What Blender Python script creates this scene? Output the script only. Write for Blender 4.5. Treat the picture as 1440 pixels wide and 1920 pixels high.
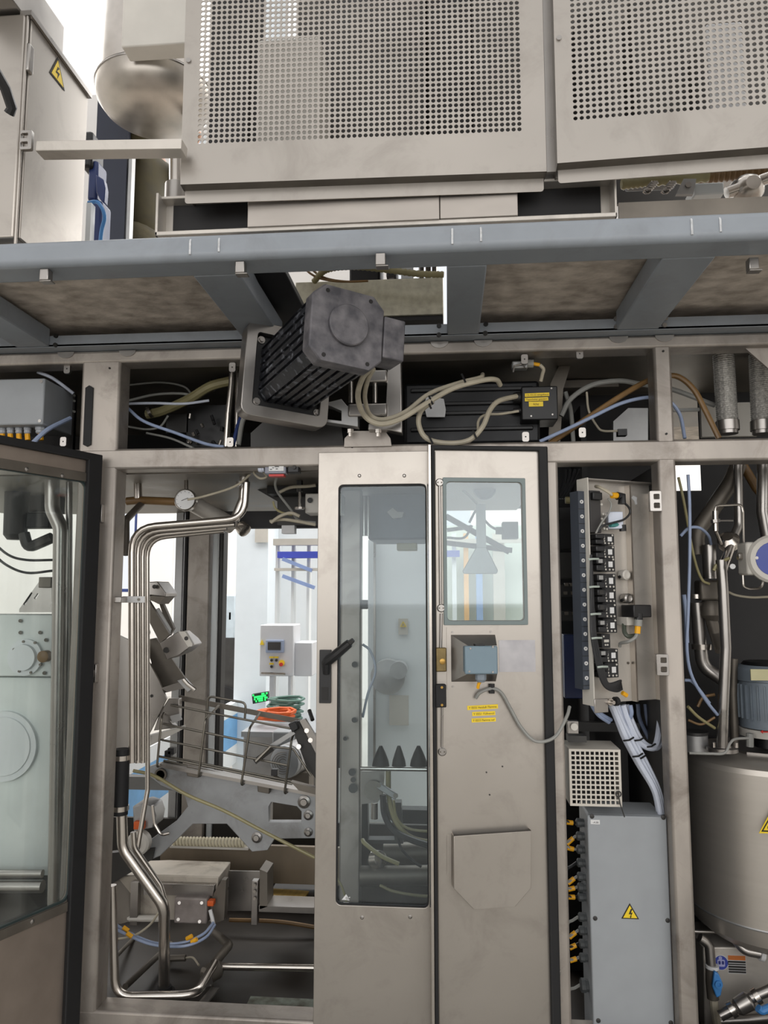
import bpy, math, random
from mathutils import Vector, Matrix
from mathutils.geometry import tessellate_polygon
for o in list(bpy.data.objects): bpy.data.objects.remove(o)
SC = bpy.context.scene
COL = SC.collection
random.seed(7)
# ------------------------------------------------------------------ camera (1440 x 1920 frame)
F, DC, CZ = 1400.0, 2.4, 1.6
PSI, TH = math.atan(120/1400), math.atan(150/1400)
CAM = Vector((0, -DC, CZ))
FW = Vector((-math.sin(PSI)*math.cos(TH), math.cos(PSI)*math.cos(TH), math.sin(TH)))
RT = Vector((math.cos(PSI), math.sin(PSI), 0))
UP = RT.cross(FW)
cd = bpy.data.cameras.new('camera'); cam = bpy.data.objects.new('camera', cd); COL.objects.link(cam)
cd.sensor_fit = 'HORIZONTAL'; cd.sensor_width = 36; cd.lens = F/1440*36; cd.clip_start = .05; cd.clip_end = 200
cam.matrix_world = Matrix(((RT.x, UP.x, -FW.x, CAM.x), (RT.y, UP.y, -FW.y, CAM.y), (RT.z, UP.z, -FW.z, CAM.z), (0, 0, 0, 1)))
SC.camera = cam
# ------------------------------------------------------------------ light
w = bpy.data.worlds.new('overcast'); SC.world = w; w.use_nodes = True
bg = w.node_tree.nodes['Background']; bg.inputs[0].default_value = (1, .985, .97, 1); bg.inputs[1].default_value = .9
def area(name, loc, rot, sx, sy, power, col=(1, 1, 1)):
    l = bpy.data.lights.new(name, 'AREA'); l.shape = 'RECTANGLE'; l.size = sx; l.size_y = sy; l.energy = power; l.color = col
    o = bpy.data.objects.new(name, l); COL.objects.link(o); o.location = loc; o.rotation_euler = rot; return o
area('hall_fill', (0, 4.5, 6.2), (0, 0, 0), 14, 7, 1000, (1, .98, .95))  # overhead fill added to brighten the hall and put highlights on steel
area('front_fill', (0, -6.85, 2.75), (math.radians(90), 0, 0), 12, 2.6, 190, (1, .985, .965))   # fill light added behind the viewer, set before an invented window opening
SC.view_settings.view_transform = 'Standard'; SC.view_settings.look = 'None'
SC.view_settings.exposure = 0.22; SC.view_settings.gamma = 1; SC.view_settings.use_curve_mapping = False
SC.cycles.use_denoising = True; SC.cycles.max_bounces = 7; SC.cycles.transparent_max_bounces = 12
SC.cycles.caustics_reflective = False; SC.cycles.caustics_refractive = False; SC.cycles.sample_clamp_indirect = 4
# ------------------------------------------------------------------ pixel -> place helpers
def ray(px, py): return FW + RT*((px-720)/F) - UP*((py-960)/F)
def at(px, py, Y=0.0):
    r = ray(px, py); return CAM + r*((Y+DC)/r.y)
def atZ(px, py, Z):
    r = ray(px, py); return CAM + r*((Z-CZ)/r.z)
def atX(px, py, X):
    r = ray(px, py); return CAM + r*(X/r.x)
def mpp(Y=0.0): return (Y+DC)/F                      # metres per pixel at depth Y
def frame2(a, b):                                    # upright frame through two points: x from a to b, y away from the camera
    u = Vector((b.x-a.x, b.y-a.y, 0)).normalized(); n = Vector((-u.y, u.x, 0))
    return Matrix(((u.x, n.x, 0, a.x), (u.y, n.y, 0, a.y), (0, 0, 1, 0), (0, 0, 0, 1)))
def loc(M, px, py, y=0.0):                           # pixel -> (x, z) on the frame's plane at local y
    Mi = M.inverted(); o = Mi @ CAM; r = Mi.to_3x3() @ ray(px, py)
    p = o + r*((y-o.y)/r.y); return (p.x, p.z)
def loops(M, pts, y=0.0): return [loc(M, a, b, y) for a, b in pts]
I4 = Matrix()
def spline(pts, k=6):
    P = [Vector(p) for p in pts]
    if len(P) < 3: return P
    out = []
    Q = [P[0]*2-P[1]] + P + [P[-1]*2-P[-2]]
    for i in range(1, len(Q)-2):
        a, b, c, d = Q[i-1:i+3]
        for j in range(k):
            t = j/k
            out.append(.5*((2*b)+(c-a)*t+(2*a-5*b+4*c-d)*t*t+(3*b-a-3*c+d)*t**3))
    out.append(P[-1]); return out
def fillet(pts, r, k=5):                             # polyline with rounded corners
    P = [Vector(p) for p in pts]; out = [P[0]]
    for a, b, c in zip(P, P[1:], P[2:]):
        u, v = a-b, c-b; lu, lv = u.length, v.length; u.normalize(); v.normalize()
        ang = u.angle(v, 0); t = min(r/max(math.tan(ang/2), .05), lu*.48, lv*.48)
        s, e = b+u*t, b+v*t
        for j in range(k+1):
            q = j/k; out.append(s*(1-q)**2 + b*2*q*(1-q) + e*q*q)
    out.append(P[-1]); return out
def rrect(x0, x1, z0, z1, r, k=4):
    L = []
    for cx, cz, a0 in ((x1-r, z0+r, -90), (x1-r, z1-r, 0), (x0+r, z1-r, 90), (x0+r, z0+r, 180)):
        for j in range(k+1):
            a = math.radians(a0+90*j/k); L.append((cx+r*math.cos(a), cz+r*math.sin(a)))
    return L
def circ(cx, cz, r, n=12, a0=0): return [(cx+r*math.cos(a0+2*math.pi*i/n), cz+r*math.sin(a0+2*math.pi*i/n)) for i in range(n)]
class MB:
    def __init__(s, M=None): s.v = []; s.f = []; s.M = M or I4
    def add(s, vs, fs):
        n = len(s.v); s.v += [s.M @ Vector(v) for v in vs]; s.f += [[i+n for i in f] for f in fs]; return s
    def box(s, x0, x1, y0, y1, z0, z1):
        x0, x1 = sorted((x0, x1)); y0, y1 = sorted((y0, y1)); z0, z1 = sorted((z0, z1))
        return s.add([(x, y, z) for z in (z0, z1) for y in (y0, y1) for x in (x0, x1)],
                     [(0, 2, 3, 1), (4, 5, 7, 6), (0, 1, 5, 4), (2, 6, 7, 3), (0, 4, 6, 2), (1, 3, 7, 5)])
    def pbox(s, x0, y0, x1, y1, Y, dep):             # box whose front face fills pixels x0..x1, y0..y1 at depth Y
        xm, ym = (x0+x1)/2, (y0+y1)/2
        return s.box(at(x0, ym, Y).x, at(x1, ym, Y).x, Y, Y+dep, at(xm, y1, Y).z, at(xm, y0, Y).z)
    def bar(s, p, q, w, h, up=(0, 0, 1)):
        p, q = Vector(p), Vector(q); d = (q-p).normalized(); up = Vector(up)
        if abs(d.dot(up)) > .98: up = Vector((0, 1, 0))
        a = d.cross(up).normalized()*w/2; b = a.cross(d).normalized()*h/2
        return s.add([p-a-b, p+a-b, p+a+b, p-a+b, q-a-b, q+a-b, q+a+b, q-a+b],
                     [(3, 2, 1, 0), (4, 5, 6, 7), (0, 1, 5, 4), (1, 2, 6, 5), (2, 3, 7, 6), (3, 0, 4, 7)])
    def tube(s, pts, r, n=8, cap=True, rad=None):
        P = [Vector(p) for p in pts]; m = len(P); vs = []; fs = []; nrm = None
        for i in range(m):
            t = (P[min(i+1, m-1)]-P[max(i-1, 0)])
            t = t.normalized() if t.length > 1e-9 else Vector((0, 0, 1))
            if nrm is None:
                nrm = t.cross(Vector((0, 0, 1)) if abs(t.z) < .9 else Vector((1, 0, 0))).normalized()
            else:
                nrm = (nrm - t*nrm.dot(t)); nrm = nrm.normalized() if nrm.length > 1e-6 else t.orthogonal().normalized()
            b = t.cross(nrm); rr = rad[i] if rad else r
            for j in range(n):
                a = 2*math.pi*j/n; vs.append(P[i]+(nrm*math.cos(a)+b*math.sin(a))*rr)
        for i in range(m-1):
            for j in range(n):
                k = (j+1) % n; fs.append((i*n+j, i*n+k, (i+1)*n+k, (i+1)*n+j))
        if cap: fs += [tuple(range(n-1, -1, -1)), tuple((m-1)*n+j for j in range(n))]
        return s.add(vs, fs)
    def cyl(s, p, q, r, n=14, r2=None): return s.tube([p, q], r, n, rad=[r, r if r2 is None else r2])
    def lathe(s, o, axis, prof, n=20, start=None):   # prof: (distance along axis, radius)
        o = Vector(o); ax = Vector(axis).normalized(); a = Vector(start).normalized() if start else ax.orthogonal().normalized(); b = ax.cross(a)
        vs = []; fs = []; m = len(prof)
        for t, r in prof:
            for j in range(n):
                g = 2*math.pi*j/n; vs.append(o+ax*t+(a*math.cos(g)+b*math.sin(g))*max(r, 1e-5))
        for i in range(m-1):
            for j in range(n):
                k = (j+1) % n; fs.append((i*n+j, i*n+k, (i+1)*n+k, (i+1)*n+j))
        fs += [tuple(range(n-1, -1, -1)), tuple((m-1)*n+j for j in range(n))]
        return s.add(vs, fs)
    def plate(s, outer, holes=(), y0=0.0, y1=.003):  # outline in (x, z), thick from y0 to y1
        lp = [list(outer)] + [list(h) for h in holes]
        tri = tessellate_polygon([[Vector((x, z, 0)) for x, z in l] for l in lp])
        fl = [p for l in lp for p in l]; n = len(fl)
        vs = [(x, y0, z) for x, z in fl] + [(x, y1, z) for x, z in fl]
        fs = []
        for a, b, c in tri:
            (ax, az), (bx, bz), (cx, cz) = fl[a], fl[b], fl[c]
            if (bx-ax)*(cz-az)-(bz-az)*(cx-ax) < 0: b, c = c, b
            fs += [(a, b, c), (c+n, b+n, a+n)]
        k = 0
        for li, l in enumerate(lp):
            m = len(l); ar = sum(l[i][0]*l[(i+1) % m][1]-l[(i+1) % m][0]*l[i][1] for i in range(m))
            ccw = (ar > 0) == (li == 0)
            for i in range(m):
                a, b = k+i, k+(i+1) % m
                fs.append((b, a, a+n, b+n) if ccw else (a, b, b+n, a+n))
            k += m
        return s.add(vs, fs)
    def pplate(s, pts, Y, th, holes=()):             # plate from pixel outline at depth Y
        return s.plate([(p.x, p.z) for p in (at(a, b, Y) for a, b in pts)],
                       [[(p.x, p.z) for p in (at(a, b, Y) for a, b in h)] for h in holes], Y, Y+th)
    def ptube(s, pts, r, n=8, k=6, dY=None):         # smooth tube through (px, py, Y)
        return s.tube(spline([at(*p) for p in pts], k), r, n)
    def sphere(s, c, r, n=10): 
        return s.lathe(Vector(c)-Vector((0, 0, r)), (0, 0, 1), [(r-r*math.cos(math.pi*i/(n//2)), r*math.sin(math.pi*i/(n//2))) for i in range(n//2+1)], n)
# ------------------------------------------------------------------ objects
ROOTM = {}
def setp(o, label=None, cat=None, group=None, kind=None):
    if label: o['label'] = label
    if cat: o['category'] = cat
    if group: o['group'] = group
    if kind: o['kind'] = kind
    return o
def thing(name, label, cat, at_=(0, 0, 0), group=None, kind=None):
    o = bpy.data.objects.new(name, None); o.empty_display_size = .05; COL.objects.link(o); o.location = at_
    ROOTM[o] = Matrix.Translation(Vector(at_)); return setp(o, label, cat, group, kind)
def mesh_of(name, mb, mat, inv, smooth):
    me = bpy.data.meshes.new(name); me.from_pydata([tuple(inv @ v) for v in mb.v], [], mb.f); me.update()
    if mat: me.materials.append(mat)
    if smooth:
        me.shade_smooth(); me.set_sharp_from_angle(angle=math.radians(smooth))
    return me
def part(name, mb, mat, parent, label=None, bev=0, smooth=35, seg=2, kind=None):
    M = ROOTM[parent]; o = bpy.data.objects.new(name, mesh_of(name, mb, mat, M.inverted(), smooth)); COL.objects.link(o)
    o.parent = parent; ROOTM[o] = M
    if label: o['label'] = label
    if kind: o['kind'] = kind
    if bev: bevel(o, bev, seg)
    return o
def bevel(o, bev, seg=2):
    m = o.modifiers.new('edge', 'BEVEL'); m.width = bev; m.segments = seg; m.limit_method = 'ANGLE'; m.angle_limit = math.radians(40)
    m.use_clamp_overlap = True
def solo(name, mb, mat, label=None, cat=None, group=None, kind=None, bev=0, smooth=35, seg=2):
    lo = [min(v[i] for v in mb.v) for i in range(3)]; hi = [max(v[i] for v in mb.v) for i in range(3)]
    p = Vector(((lo[0]+hi[0])/2, (lo[1]+hi[1])/2, lo[2])); M = Matrix.Translation(p)
    o = bpy.data.objects.new(name, mesh_of(name, mb, mat, M.inverted(), smooth)); COL.objects.link(o); o.location = p; ROOTM[o] = M
    if bev: bevel(o, bev, seg)
    return setp(o, label, cat, group, kind)
def base(*pts):
    pts = [Vector(p) for p in pts]; n = len(pts); return Vector((sum(p.x for p in pts)/n, sum(p.y for p in pts)/n, min(p.z for p in pts)))
def dup(root, d, label=None, group=None):
    r = root.copy(); COL.objects.link(r); r.location = Vector(root.location)+Vector(d); ROOTM[r] = Matrix.Translation(r.location)
    if label: r['label'] = label
    if group: r['group'] = group
    def kids(a, b):
        for c in [o for o in COL.objects if o.parent == a]:
            k = c.copy(); COL.objects.link(k); k.parent = b; ROOTM[k] = ROOTM[r]; kids(c, k)
    kids(root, r); return r
def text(name, body, M, size, mat, parent, y=-.001, w=None):   # flat lettering on a frame: M maps (x, y, z) with text in x-z
    cu = bpy.data.curves.new('lettering', 'FONT'); cu.body = body; cu.size = size; cu.align_x = 'LEFT'; cu.extrude = 0
    t = bpy.data.objects.new('lettering', cu); COL.objects.link(t)
    dg = bpy.context.evaluated_depsgraph_get(); me = t.evaluated_get(dg).to_mesh()
    vs = [tuple(v.co) for v in me.vertices]; fs = [tuple(p.vertices) for p in me.polygons]
    bpy.data.objects.remove(t); bpy.data.curves.remove(cu)
    sx = 1
    if w:
        ww = max(v[0] for v in vs)-min(v[0] for v in vs); sx = w/ww
    mb = MB(M); mb.add([(v[0]*sx, y, v[1]) for v in vs], fs)
    return part(name, mb, mat, parent, smooth=0)
# ------------------------------------------------------------------ materials
def lin(c): return tuple(((x/255)/12.92 if x/255 <= .04045 else ((x/255+.055)/1.055)**2.4) for x in c)
def mat(name, col, rough=.5, metal=0.0, var=.12, scale=8, stretch=None, rvar=.1, bump=0, col2=None, bscale=None, emit=0, spec=.5, thr=None, grime=0):
    m = bpy.data.materials.new(name); m.use_nodes = True; nt = m.node_tree; N = nt.nodes; L = nt.links
    b = N['Principled BSDF']; c = lin(col)
    b.inputs['Roughness'].default_value = rough; b.inputs['Metallic'].default_value = metal; b.inputs['Specular IOR Level'].default_value = spec
    tc = N.new('ShaderNodeTexCoord'); mp = N.new('ShaderNodeMapping'); L.new(tc.outputs['Object'], mp.inputs[0])
    if stretch: mp.inputs['Scale'].default_value = stretch
    no = N.new('ShaderNodeTexNoise'); no.inputs['Scale'].default_value = scale; no.inputs['Detail'].default_value = 5
    L.new(mp.outputs[0], no.inputs['Vector'])
    cr = N.new('ShaderNodeValToRGB'); L.new(no.outputs[0], cr.inputs[0])
    a, z = (thr or (.3, .7)); cr.color_ramp.elements[0].position = a; cr.color_ramp.elements[1].position = z
    c2 = lin(col2) if col2 else tuple(x*(1+var) for x in c); c1 = c if col2 else tuple(x*(1-var) for x in c)
    cr.color_ramp.elements[0].color = (*c1, 1); cr.color_ramp.elements[1].color = (*c2, 1)
    L.new(cr.outputs[0], b.inputs['Base Color'])
    if grime:                                            # brownish smears and spots of handling dirt
        g = N.new('ShaderNodeTexNoise'); g.inputs['Scale'].default_value = 5.5; g.inputs['Detail'].default_value = 9; g.inputs['Roughness'].default_value = .68; g.inputs['Distortion'].default_value = .6
        L.new(tc.outputs['Object'], g.inputs['Vector']); gr_ = N.new('ShaderNodeMapRange'); L.new(g.outputs[0], gr_.inputs[0])
        gr_.inputs[1].default_value = .5; gr_.inputs[2].default_value = .78; gr_.inputs[3].default_value = 0; gr_.inputs[4].default_value = grime
        mx = N.new('ShaderNodeMix'); mx.data_type = 'RGBA'; L.new(gr_.outputs[0], mx.inputs[0]); L.new(cr.outputs[0], mx.inputs[6]); mx.inputs[7].default_value = (*lin((78, 66, 56)), 1)
        L.new(mx.outputs[2], b.inputs['Base Color'])
    if rvar:
        mr = N.new('ShaderNodeMapRange'); L.new(no.outputs[0], mr.inputs[0])
        mr.inputs[3].default_value = max(.02, rough-rvar); mr.inputs[4].default_value = min(1, rough+rvar); L.new(mr.outputs[0], b.inputs['Roughness'])
    if bump:
        bn = no
        if bscale:
            bn = N.new('ShaderNodeTexNoise'); bn.inputs['Scale'].default_value = bscale; bn.inputs['Detail'].default_value = 4; L.new(mp.outputs[0], bn.inputs['Vector'])
        bu = N.new('ShaderNodeBump'); bu.inputs['Strength'].default_value = bump; bu.inputs['Distance'].default_value = .004
        L.new(bn.outputs[0], bu.inputs['Height']); L.new(bu.outputs[0], b.inputs['Normal'])
    if emit:
        b.inputs['Emission Color'].default_value = (*c, 1); b.inputs['Emission Strength'].default_value = emit
    return m
def glass(name, tint=(.86, .92, .9), refl=.1, dirt=0.0, dcol=(190, 196, 198)):
    m = bpy.data.materials.new(name); m.use_nodes = True; nt = m.node_tree; N = nt.nodes; L = nt.links
    for n in list(N): N.remove(n)
    out = N.new('ShaderNodeOutputMaterial'); tr = N.new('ShaderNodeBsdfTransparent'); tr.inputs[0].default_value = (*tint, 1)
    gl = N.new('ShaderNodeBsdfGlossy'); gl.inputs['Roughness'].default_value = .03; gl.inputs[0].default_value = (.9, .95, 1, 1)
    fr = N.new('ShaderNodeFresnel'); fr.inputs[0].default_value = 1.45
    ad = N.new('ShaderNodeMath'); ad.operation = 'ADD'; ad.inputs[1].default_value = refl; L.new(fr.outputs[0], ad.inputs[0])
    mx = N.new('ShaderNodeMixShader'); L.new(ad.outputs[0], mx.inputs[0]); L.new(tr.outputs[0], mx.inputs[1]); L.new(gl.outputs[0], mx.inputs[2])
    last = mx
    if dirt:
        tc = N.new('ShaderNodeTexCoord'); no = N.new('ShaderNodeTexNoise'); no.inputs['Scale'].default_value = 5; no.inputs['Detail'].default_value = 7
        L.new(tc.outputs['Object'], no.inputs['Vector']); mr = N.new('ShaderNodeMapRange'); L.new(no.outputs[0], mr.inputs[0])
        mr.inputs[1].default_value = .35; mr.inputs[2].default_value = .75; mr.inputs[3].default_value = dirt*.25; mr.inputs[4].default_value = dirt
        df = N.new('ShaderNodeBsdfDiffuse'); df.inputs[0].default_value = (*lin(dcol), 1)
        tl = N.new('ShaderNodeBsdfTranslucent'); tl.inputs[0].default_value = (*lin(dcol), 1)
        a2 = N.new('ShaderNodeMixShader'); a2.inputs[0].default_value = .5; L.new(df.outputs[0], a2.inputs[1]); L.new(tl.outputs[0], a2.inputs[2])
        m2 = N.new('ShaderNodeMixShader'); L.new(mr.outputs[0], m2.inputs[0]); L.new(mx.outputs[0], m2.inputs[1]); L.new(a2.outputs[0], m2.inputs[2]); last = m2
    L.new(last.outputs[0], out.inputs[0]); return m
STF = mat('dull_stainless_frame', (166, 159, 152), .5, .72, .3, 4.5, (1, 1, .45), .14, .05, grime=.62)
STS = mat('brushed_stainless_sheet', (172, 166, 159), .36, .85, .05, 2.2, None, .1, grime=.28)
STH = mat('brushed_stainless_cross', (172, 165, 158), .4, .8, .08, 14, (.3, 1, 1), .1)
STP = mat('polished_stainless', (190, 184, 177), .24, .95, .05, 20, None, .05)
STD = mat('grimy_stainless', (112, 106, 98), .5, .6, .3, 6, None, .15, .1)
STM = mat('satin_stainless', (160, 156, 152), .3, .9, .07, 12, None, .08)
ALU = mat('cast_aluminium', (165, 165, 165), .45, .7, .1, 14, None, .1, .05)
GRP = mat('blue_grey_paint', (134, 140, 147), .42, 0, .06, 10, None, .08, grime=.3)
DCK = mat('stained_deck_board', (206, 195, 184), .85, 0, .3, 16, (1, 1.4, 1), .05, .5, (150, 140, 130), 60, thr=(.3, .7))
MOT = mat('worn_dark_casting', (70, 69, 74), .6, .2, .3, 26, None, .1, .3, (116, 113, 116), 70, thr=(.32, .72))
MOB = mat('scuffed_black_extrusion', (32, 34, 40), .42, .3, .35, 38, None, .15, .1, (150, 154, 164), None, thr=(.56, .78))
BOX = mat('grey_enclosure_paint', (150, 154, 158), .45, 0, .04, 12, None, .06)
BLK = mat('black_plastic', (22, 22, 24), .45, 0, .2, 20)
RUB = mat('black_rubber', (20, 20, 22), .7, 0, .2, 20)
DRK = mat('dark_part_and_shade', (30, 29, 30), .6, .2, .3, 6)  # near black: dark parts, and painted shade in closed bays
DGY = mat('dark_grey_metal', (62, 61, 60), .5, .5, .2, 8)
CAB = mat('off_white_cable', (172, 164, 146), .5, 0, .12, 25)
CGY = mat('grey_cable', (140, 140, 136), .5, 0, .08, 25)
CBK = mat('black_cable', (30, 31, 34), .42, 0, .15, 25)
TBL = mat('pale_blue_tube', (146, 160, 188), .35, 0, .08, 25)
TWH = mat('milky_white_tube', (196, 202, 216), .35, 0, .06, 25)
HOY = mat('yellowed_hose', (150, 142, 104), .4, 0, .12, 18)
HOB = mat('brown_hose', (122, 94, 58), .4, 0, .15, 18)
YEL = mat('yellow_marker', (232, 168, 20), .5, 0, .06, 20)
LBY = mat('yellow_label', (236, 204, 40), .5, 0, .05, 20)
WHT = mat('white_print', (215, 215, 215), .5, 0, .03, 20)
INK2 = mat('faded_black_print', (92, 76, 22), .6, 0, .05, 20)
VSH = mat('satin_panel_sheet', (200, 194, 186), .42, .45, .08, 6, grime=.35)
INK = mat('black_print', (20, 18, 16), .6, 0, .05, 20)
BLU = mat('blue_plastic', (66, 128, 190), .4, 0, .1, 20)
DBL = mat('dark_blue_paint', (34, 52, 104), .4, 0, .15, 10)
ORG = mat('orange_plastic', (214, 96, 40), .5, 0, .1, 20)
RED = mat('red_plastic', (190, 44, 38), .45, 0, .08, 20)
GRN = mat('green_hose', (96, 128, 118), .45, 0, .12, 20)
BRS = mat('brass', (168, 134, 72), .35, .85, .15, 20)
WPT = mat('white_paint', (222, 226, 228), .5, 0, .03, 5)
CLP = mat('cream_paint', (196, 192, 184), .5, 0, .05, 8)
GLS = glass('door_glass', (.95, .985, .975), .01, .06)
GLD = glass('dusty_glass', (.89, .94, .955), .0, .05)
GLC = glass('clear_glass', (.84, .89, .89), .05, .06)
# ------------------------------------------------------------------ setting: hall
FLR = mat('worn_concrete_floor', (168, 165, 158), .5, 0, .08, 1.5, None, .1, .1, None, 20)
WAL = mat('white_plaster', (222, 219, 216), .8, 0, .03, 2, None, .05)
solo('floor', MB().box(-9, 9, -8, 12, -.1, 0), FLR, kind='structure')
wf = solo('wall_front', MB().plate([(-9, 0), (9, 0), (9, 4.6), (-9, 4.6)], [[(-6.1, 1.4), (6.1, 1.4), (6.1, 4.1), (-6.1, 4.1)]], -7.2, -7), WAL, kind='structure')  # unseen wall, its long opening added to go with the front fill
WINS = [(-5.6, -4.9, 1.6, 9.2), (-4.3, -3.95, 1.0, 9.2), (-3.0, -2.7, 1.2, 9.2), (1.2, 2.6, 1.2, 9.2), (4.2, 6.2, 1.2, 9.2), (-.9, .4, 1.2, 9.2)]
solo('wall_back', MB().plate([(-9, 0), (9, 0), (9, 10), (-9, 10)], [rrect(a, b, c, d, .01, 1) for a, b, c, d in WINS], 9, 9.25), WAL, kind='structure')
solo('wall_left', MB().box(-9.2, -9, -8, 12, 0, 10), WAL, kind='structure')
solo('wall_right', MB().box(9, 9.2, -8, 12, 0, 10), WAL, kind='structure')
for i, (a, b, c, d) in enumerate(WINS):
    r = thing('window_%d' % (i+1), None, None, ((a+b)/2, 9, c), kind='structure')
    fr = MB(); fr.plate(rrect(a, b, c, d, .01, 1), [rrect(a+.05, b-.05, c+.05, d-.05, .01, 1)], 9.02, 9.1); fr.box(a+.05, b-.05, 9.04, 9.08, (c+d)/2-.02, (c+d)/2+.02)
    part('window_frame', fr, DBL if i == 0 else WPT, r)
    part('window_pane', MB().box(a+.05, b-.05, 9.055, 9.065, c+.05, d-.05), glass('window_glass_%d' % i, (.95, .97, 1), 0), r)
# ------------------------------------------------------------------ machine frame
mf = thing('machine_frame', 'dull stainless steel frame of posts and rails carrying the whole machine', 'machine frame', (0, .5, 0))
def post(x0, x1, y, z0, z1, dep=.085, Y=0.0, name='post', m=STF): 
    return part(name, MB().box(at(x0, y, Y).x, at(x1, y, Y).x, Y, Y+dep, z0, z1), m, mf, bev=.008)
ZT, ZB = at(720, 472, -.66).z-.003, at(650, 668).z
Z1, Z2 = at(650, 834).z, at(650, 874).z
ZS = at(400, 1906).z
post(140, 214, 1000, 0, ZB+.01)
post(1013, 1046, 870, 0, Z2+.01)
post(1228, 1262, 740, 0, ZB+.01)
post(1480, 1530, 740, 0, ZB+.01)
XL, XR = -2.3, 2.3
part('rail', MB().box(XL, XR, -.001, .086, ZB, ZT), STF, mf, bev=.008)
part('rail', MB().box(XL, XR, -.001, .086, Z2, Z1), STF, mf, bev=.008)
part('sill', MB().box(XL, XR, -.001, .086, .08, ZS), STF, mf, bev=.008)
# rear posts, roof, mid deck
YB = 1.25
def rpost(x0, x1, y, m=STF, Y=YB, dep=.1, z0=0, z1=None):
    return part('frame_post', MB().box(at(x0, y, Y).x, at(x1, y, Y).x, Y, Y+dep, z0, z1 or Z2), m, mf, bev=.006)
rpost(347, 388, 1250); rpost(393, 404, 1250, WPT, YB+.02, .03); rpost(405, 414, 1250, DGY, YB+.04, .08); rpost(339, 346, 1250, RUB, YB+.03, .05); rpost(322, 338, 1250, ALU, YB+.06, .05)
rpost(638, 676, 1300, STF, .55, .06, .25); rpost(1100, 1200, 1250, DGY)
part('roof_blocker', MB().box(XL, XR, .087, 1.35, ZT-.01, ZT), STD, mf)  # unseen sheet added to block light from the upper bays
part('deck_plate', MB().box(XL, at(1040, 870).x, .087, 1.35, Z2-.004, Z2+.01), STD, mf)
part('base_pan', MB().box(XL, XR, .087, 1.35, .13, .15), mat('wet_dirty_pan', (44, 39, 34), .4, .3, .4, 4, None, .2, .1), mf)
part('shade_backing', MB().box(XL, at(1180, 900, 1.3).x, 1.3, 1.32, Z2, ZT), DRK, mf)  # this and the next ones: near-black sheets painting the enclosed bays' shade
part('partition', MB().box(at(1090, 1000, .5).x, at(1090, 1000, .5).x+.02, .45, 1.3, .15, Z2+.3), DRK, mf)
part('shade_backing', MB().box(at(1040, 1000, .62).x, XR, .70, .72, .15, at(1300, 915, .62).z), DRK, mf)
part('shade_backing', MB().box(at(1335, 1000, .62).x, XR, .70, .72, at(1300, 915, .62).z, ZT), DRK, mf)
part('shade_backing', MB().box(at(1040, 1000, .62).x, at(1265, 1000, .62).x, .70, .72, at(1300, 915, .62).z, ZT), DRK, mf)
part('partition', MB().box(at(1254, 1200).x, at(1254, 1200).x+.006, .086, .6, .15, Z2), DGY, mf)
# slotted seal on the left post, mounting tabs, gusset
s = at(166, 780, -.002); k = mpp()
part('slot_seal', MB().plate([(s.x-8*k, s.z-58*k), (s.x, s.z-62*k), (s.x+8*k, s.z-58*k), (s.x+8*k, s.z+57*k), (s.x, s.z+62*k), (s.x-8*k, s.z+57*k)], (), -.006, -.0005), RUB, mf)
for px, py, up in ((437, 690, 1), (433, 830, 0), (128, 693, 1), (121, 829, 0), (983, 675, 1), (1086, 665, 1), (985, 820, 0), (1091, 812, 0)):
    p = at(px, py, .03); L = rrect(p.x-.011, p.x+.011, p.z-.016, p.z+.016, .006, 3)
    part('mounting_tab', MB().plate(L, [circ(p.x, p.z, .0025, 8)], .02, .03), STM, mf)
part('gusset', MB().pplate([(1392, 648), (1470, 640), (1470, 720), (1440, 690)], .03, .01), STF, mf)
for px in (125, 240, 824, 906, 1160, 1246):
    p = at(px, 650, 0); part('weld_boss', MB().plate([(p.x+.03*math.cos(math.pi+i*math.pi/8), ZT-.002+.022*math.sin(math.pi+i*math.pi/8)) for i in range(9)], (), -.005, -.0012), STM, mf)
for px, py in ((1244, 658), (1250, 813), (205, 690), (660, 838), (700, 832)):
    p = at(px, py, -.004); part('bolt_hole', MB().cyl(p, p+Vector((0, .0035, 0)), .0035, 8), INK, mf)
# door hinges and catches on the posts
for px, py in ((1019, 940), (1031, 1262), (1046, 1820)):
    p = at(px, py, -.012); part('hinge', MB().box(p.x-.004, p.x+.004, -.016, 0, p.z-.035, p.z+.035).box(p.x-.004, p.x+.008, -.02, 0, p.z-.01, p.z+.004), STM, mf, bev=.002)
for px, py in ((186, 963), (175, 1262)):
    p = at(px, py, -.01); part('hinge', MB().box(p.x-.004, p.x+.014, -.02, 0, p.z-.03, p.z+.03).cyl(p+Vector((.002, -.012, -.012)), p+Vector((.002, -.012, .012)), .006, 8), STM, mf, bev=.002)
for px, py in ((1228, 940), (1241, 1246)):
    p = at(px, py, -.01); r = MB()
    L = rrect(p.x-.018, p.x+.018, p.z-.032, p.z+.032, .003, 2)
    r.plate(L, [rrect(p.x-.006, p.x+.012, p.z+.006, p.z+.022, .002, 1), rrect(p.x-.006, p.x+.012, p.z-.022, p.z-.006, .002, 1)], -.02, -.002)
    part('hinge_clip', r, STM, mf, bev=.001)
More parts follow.
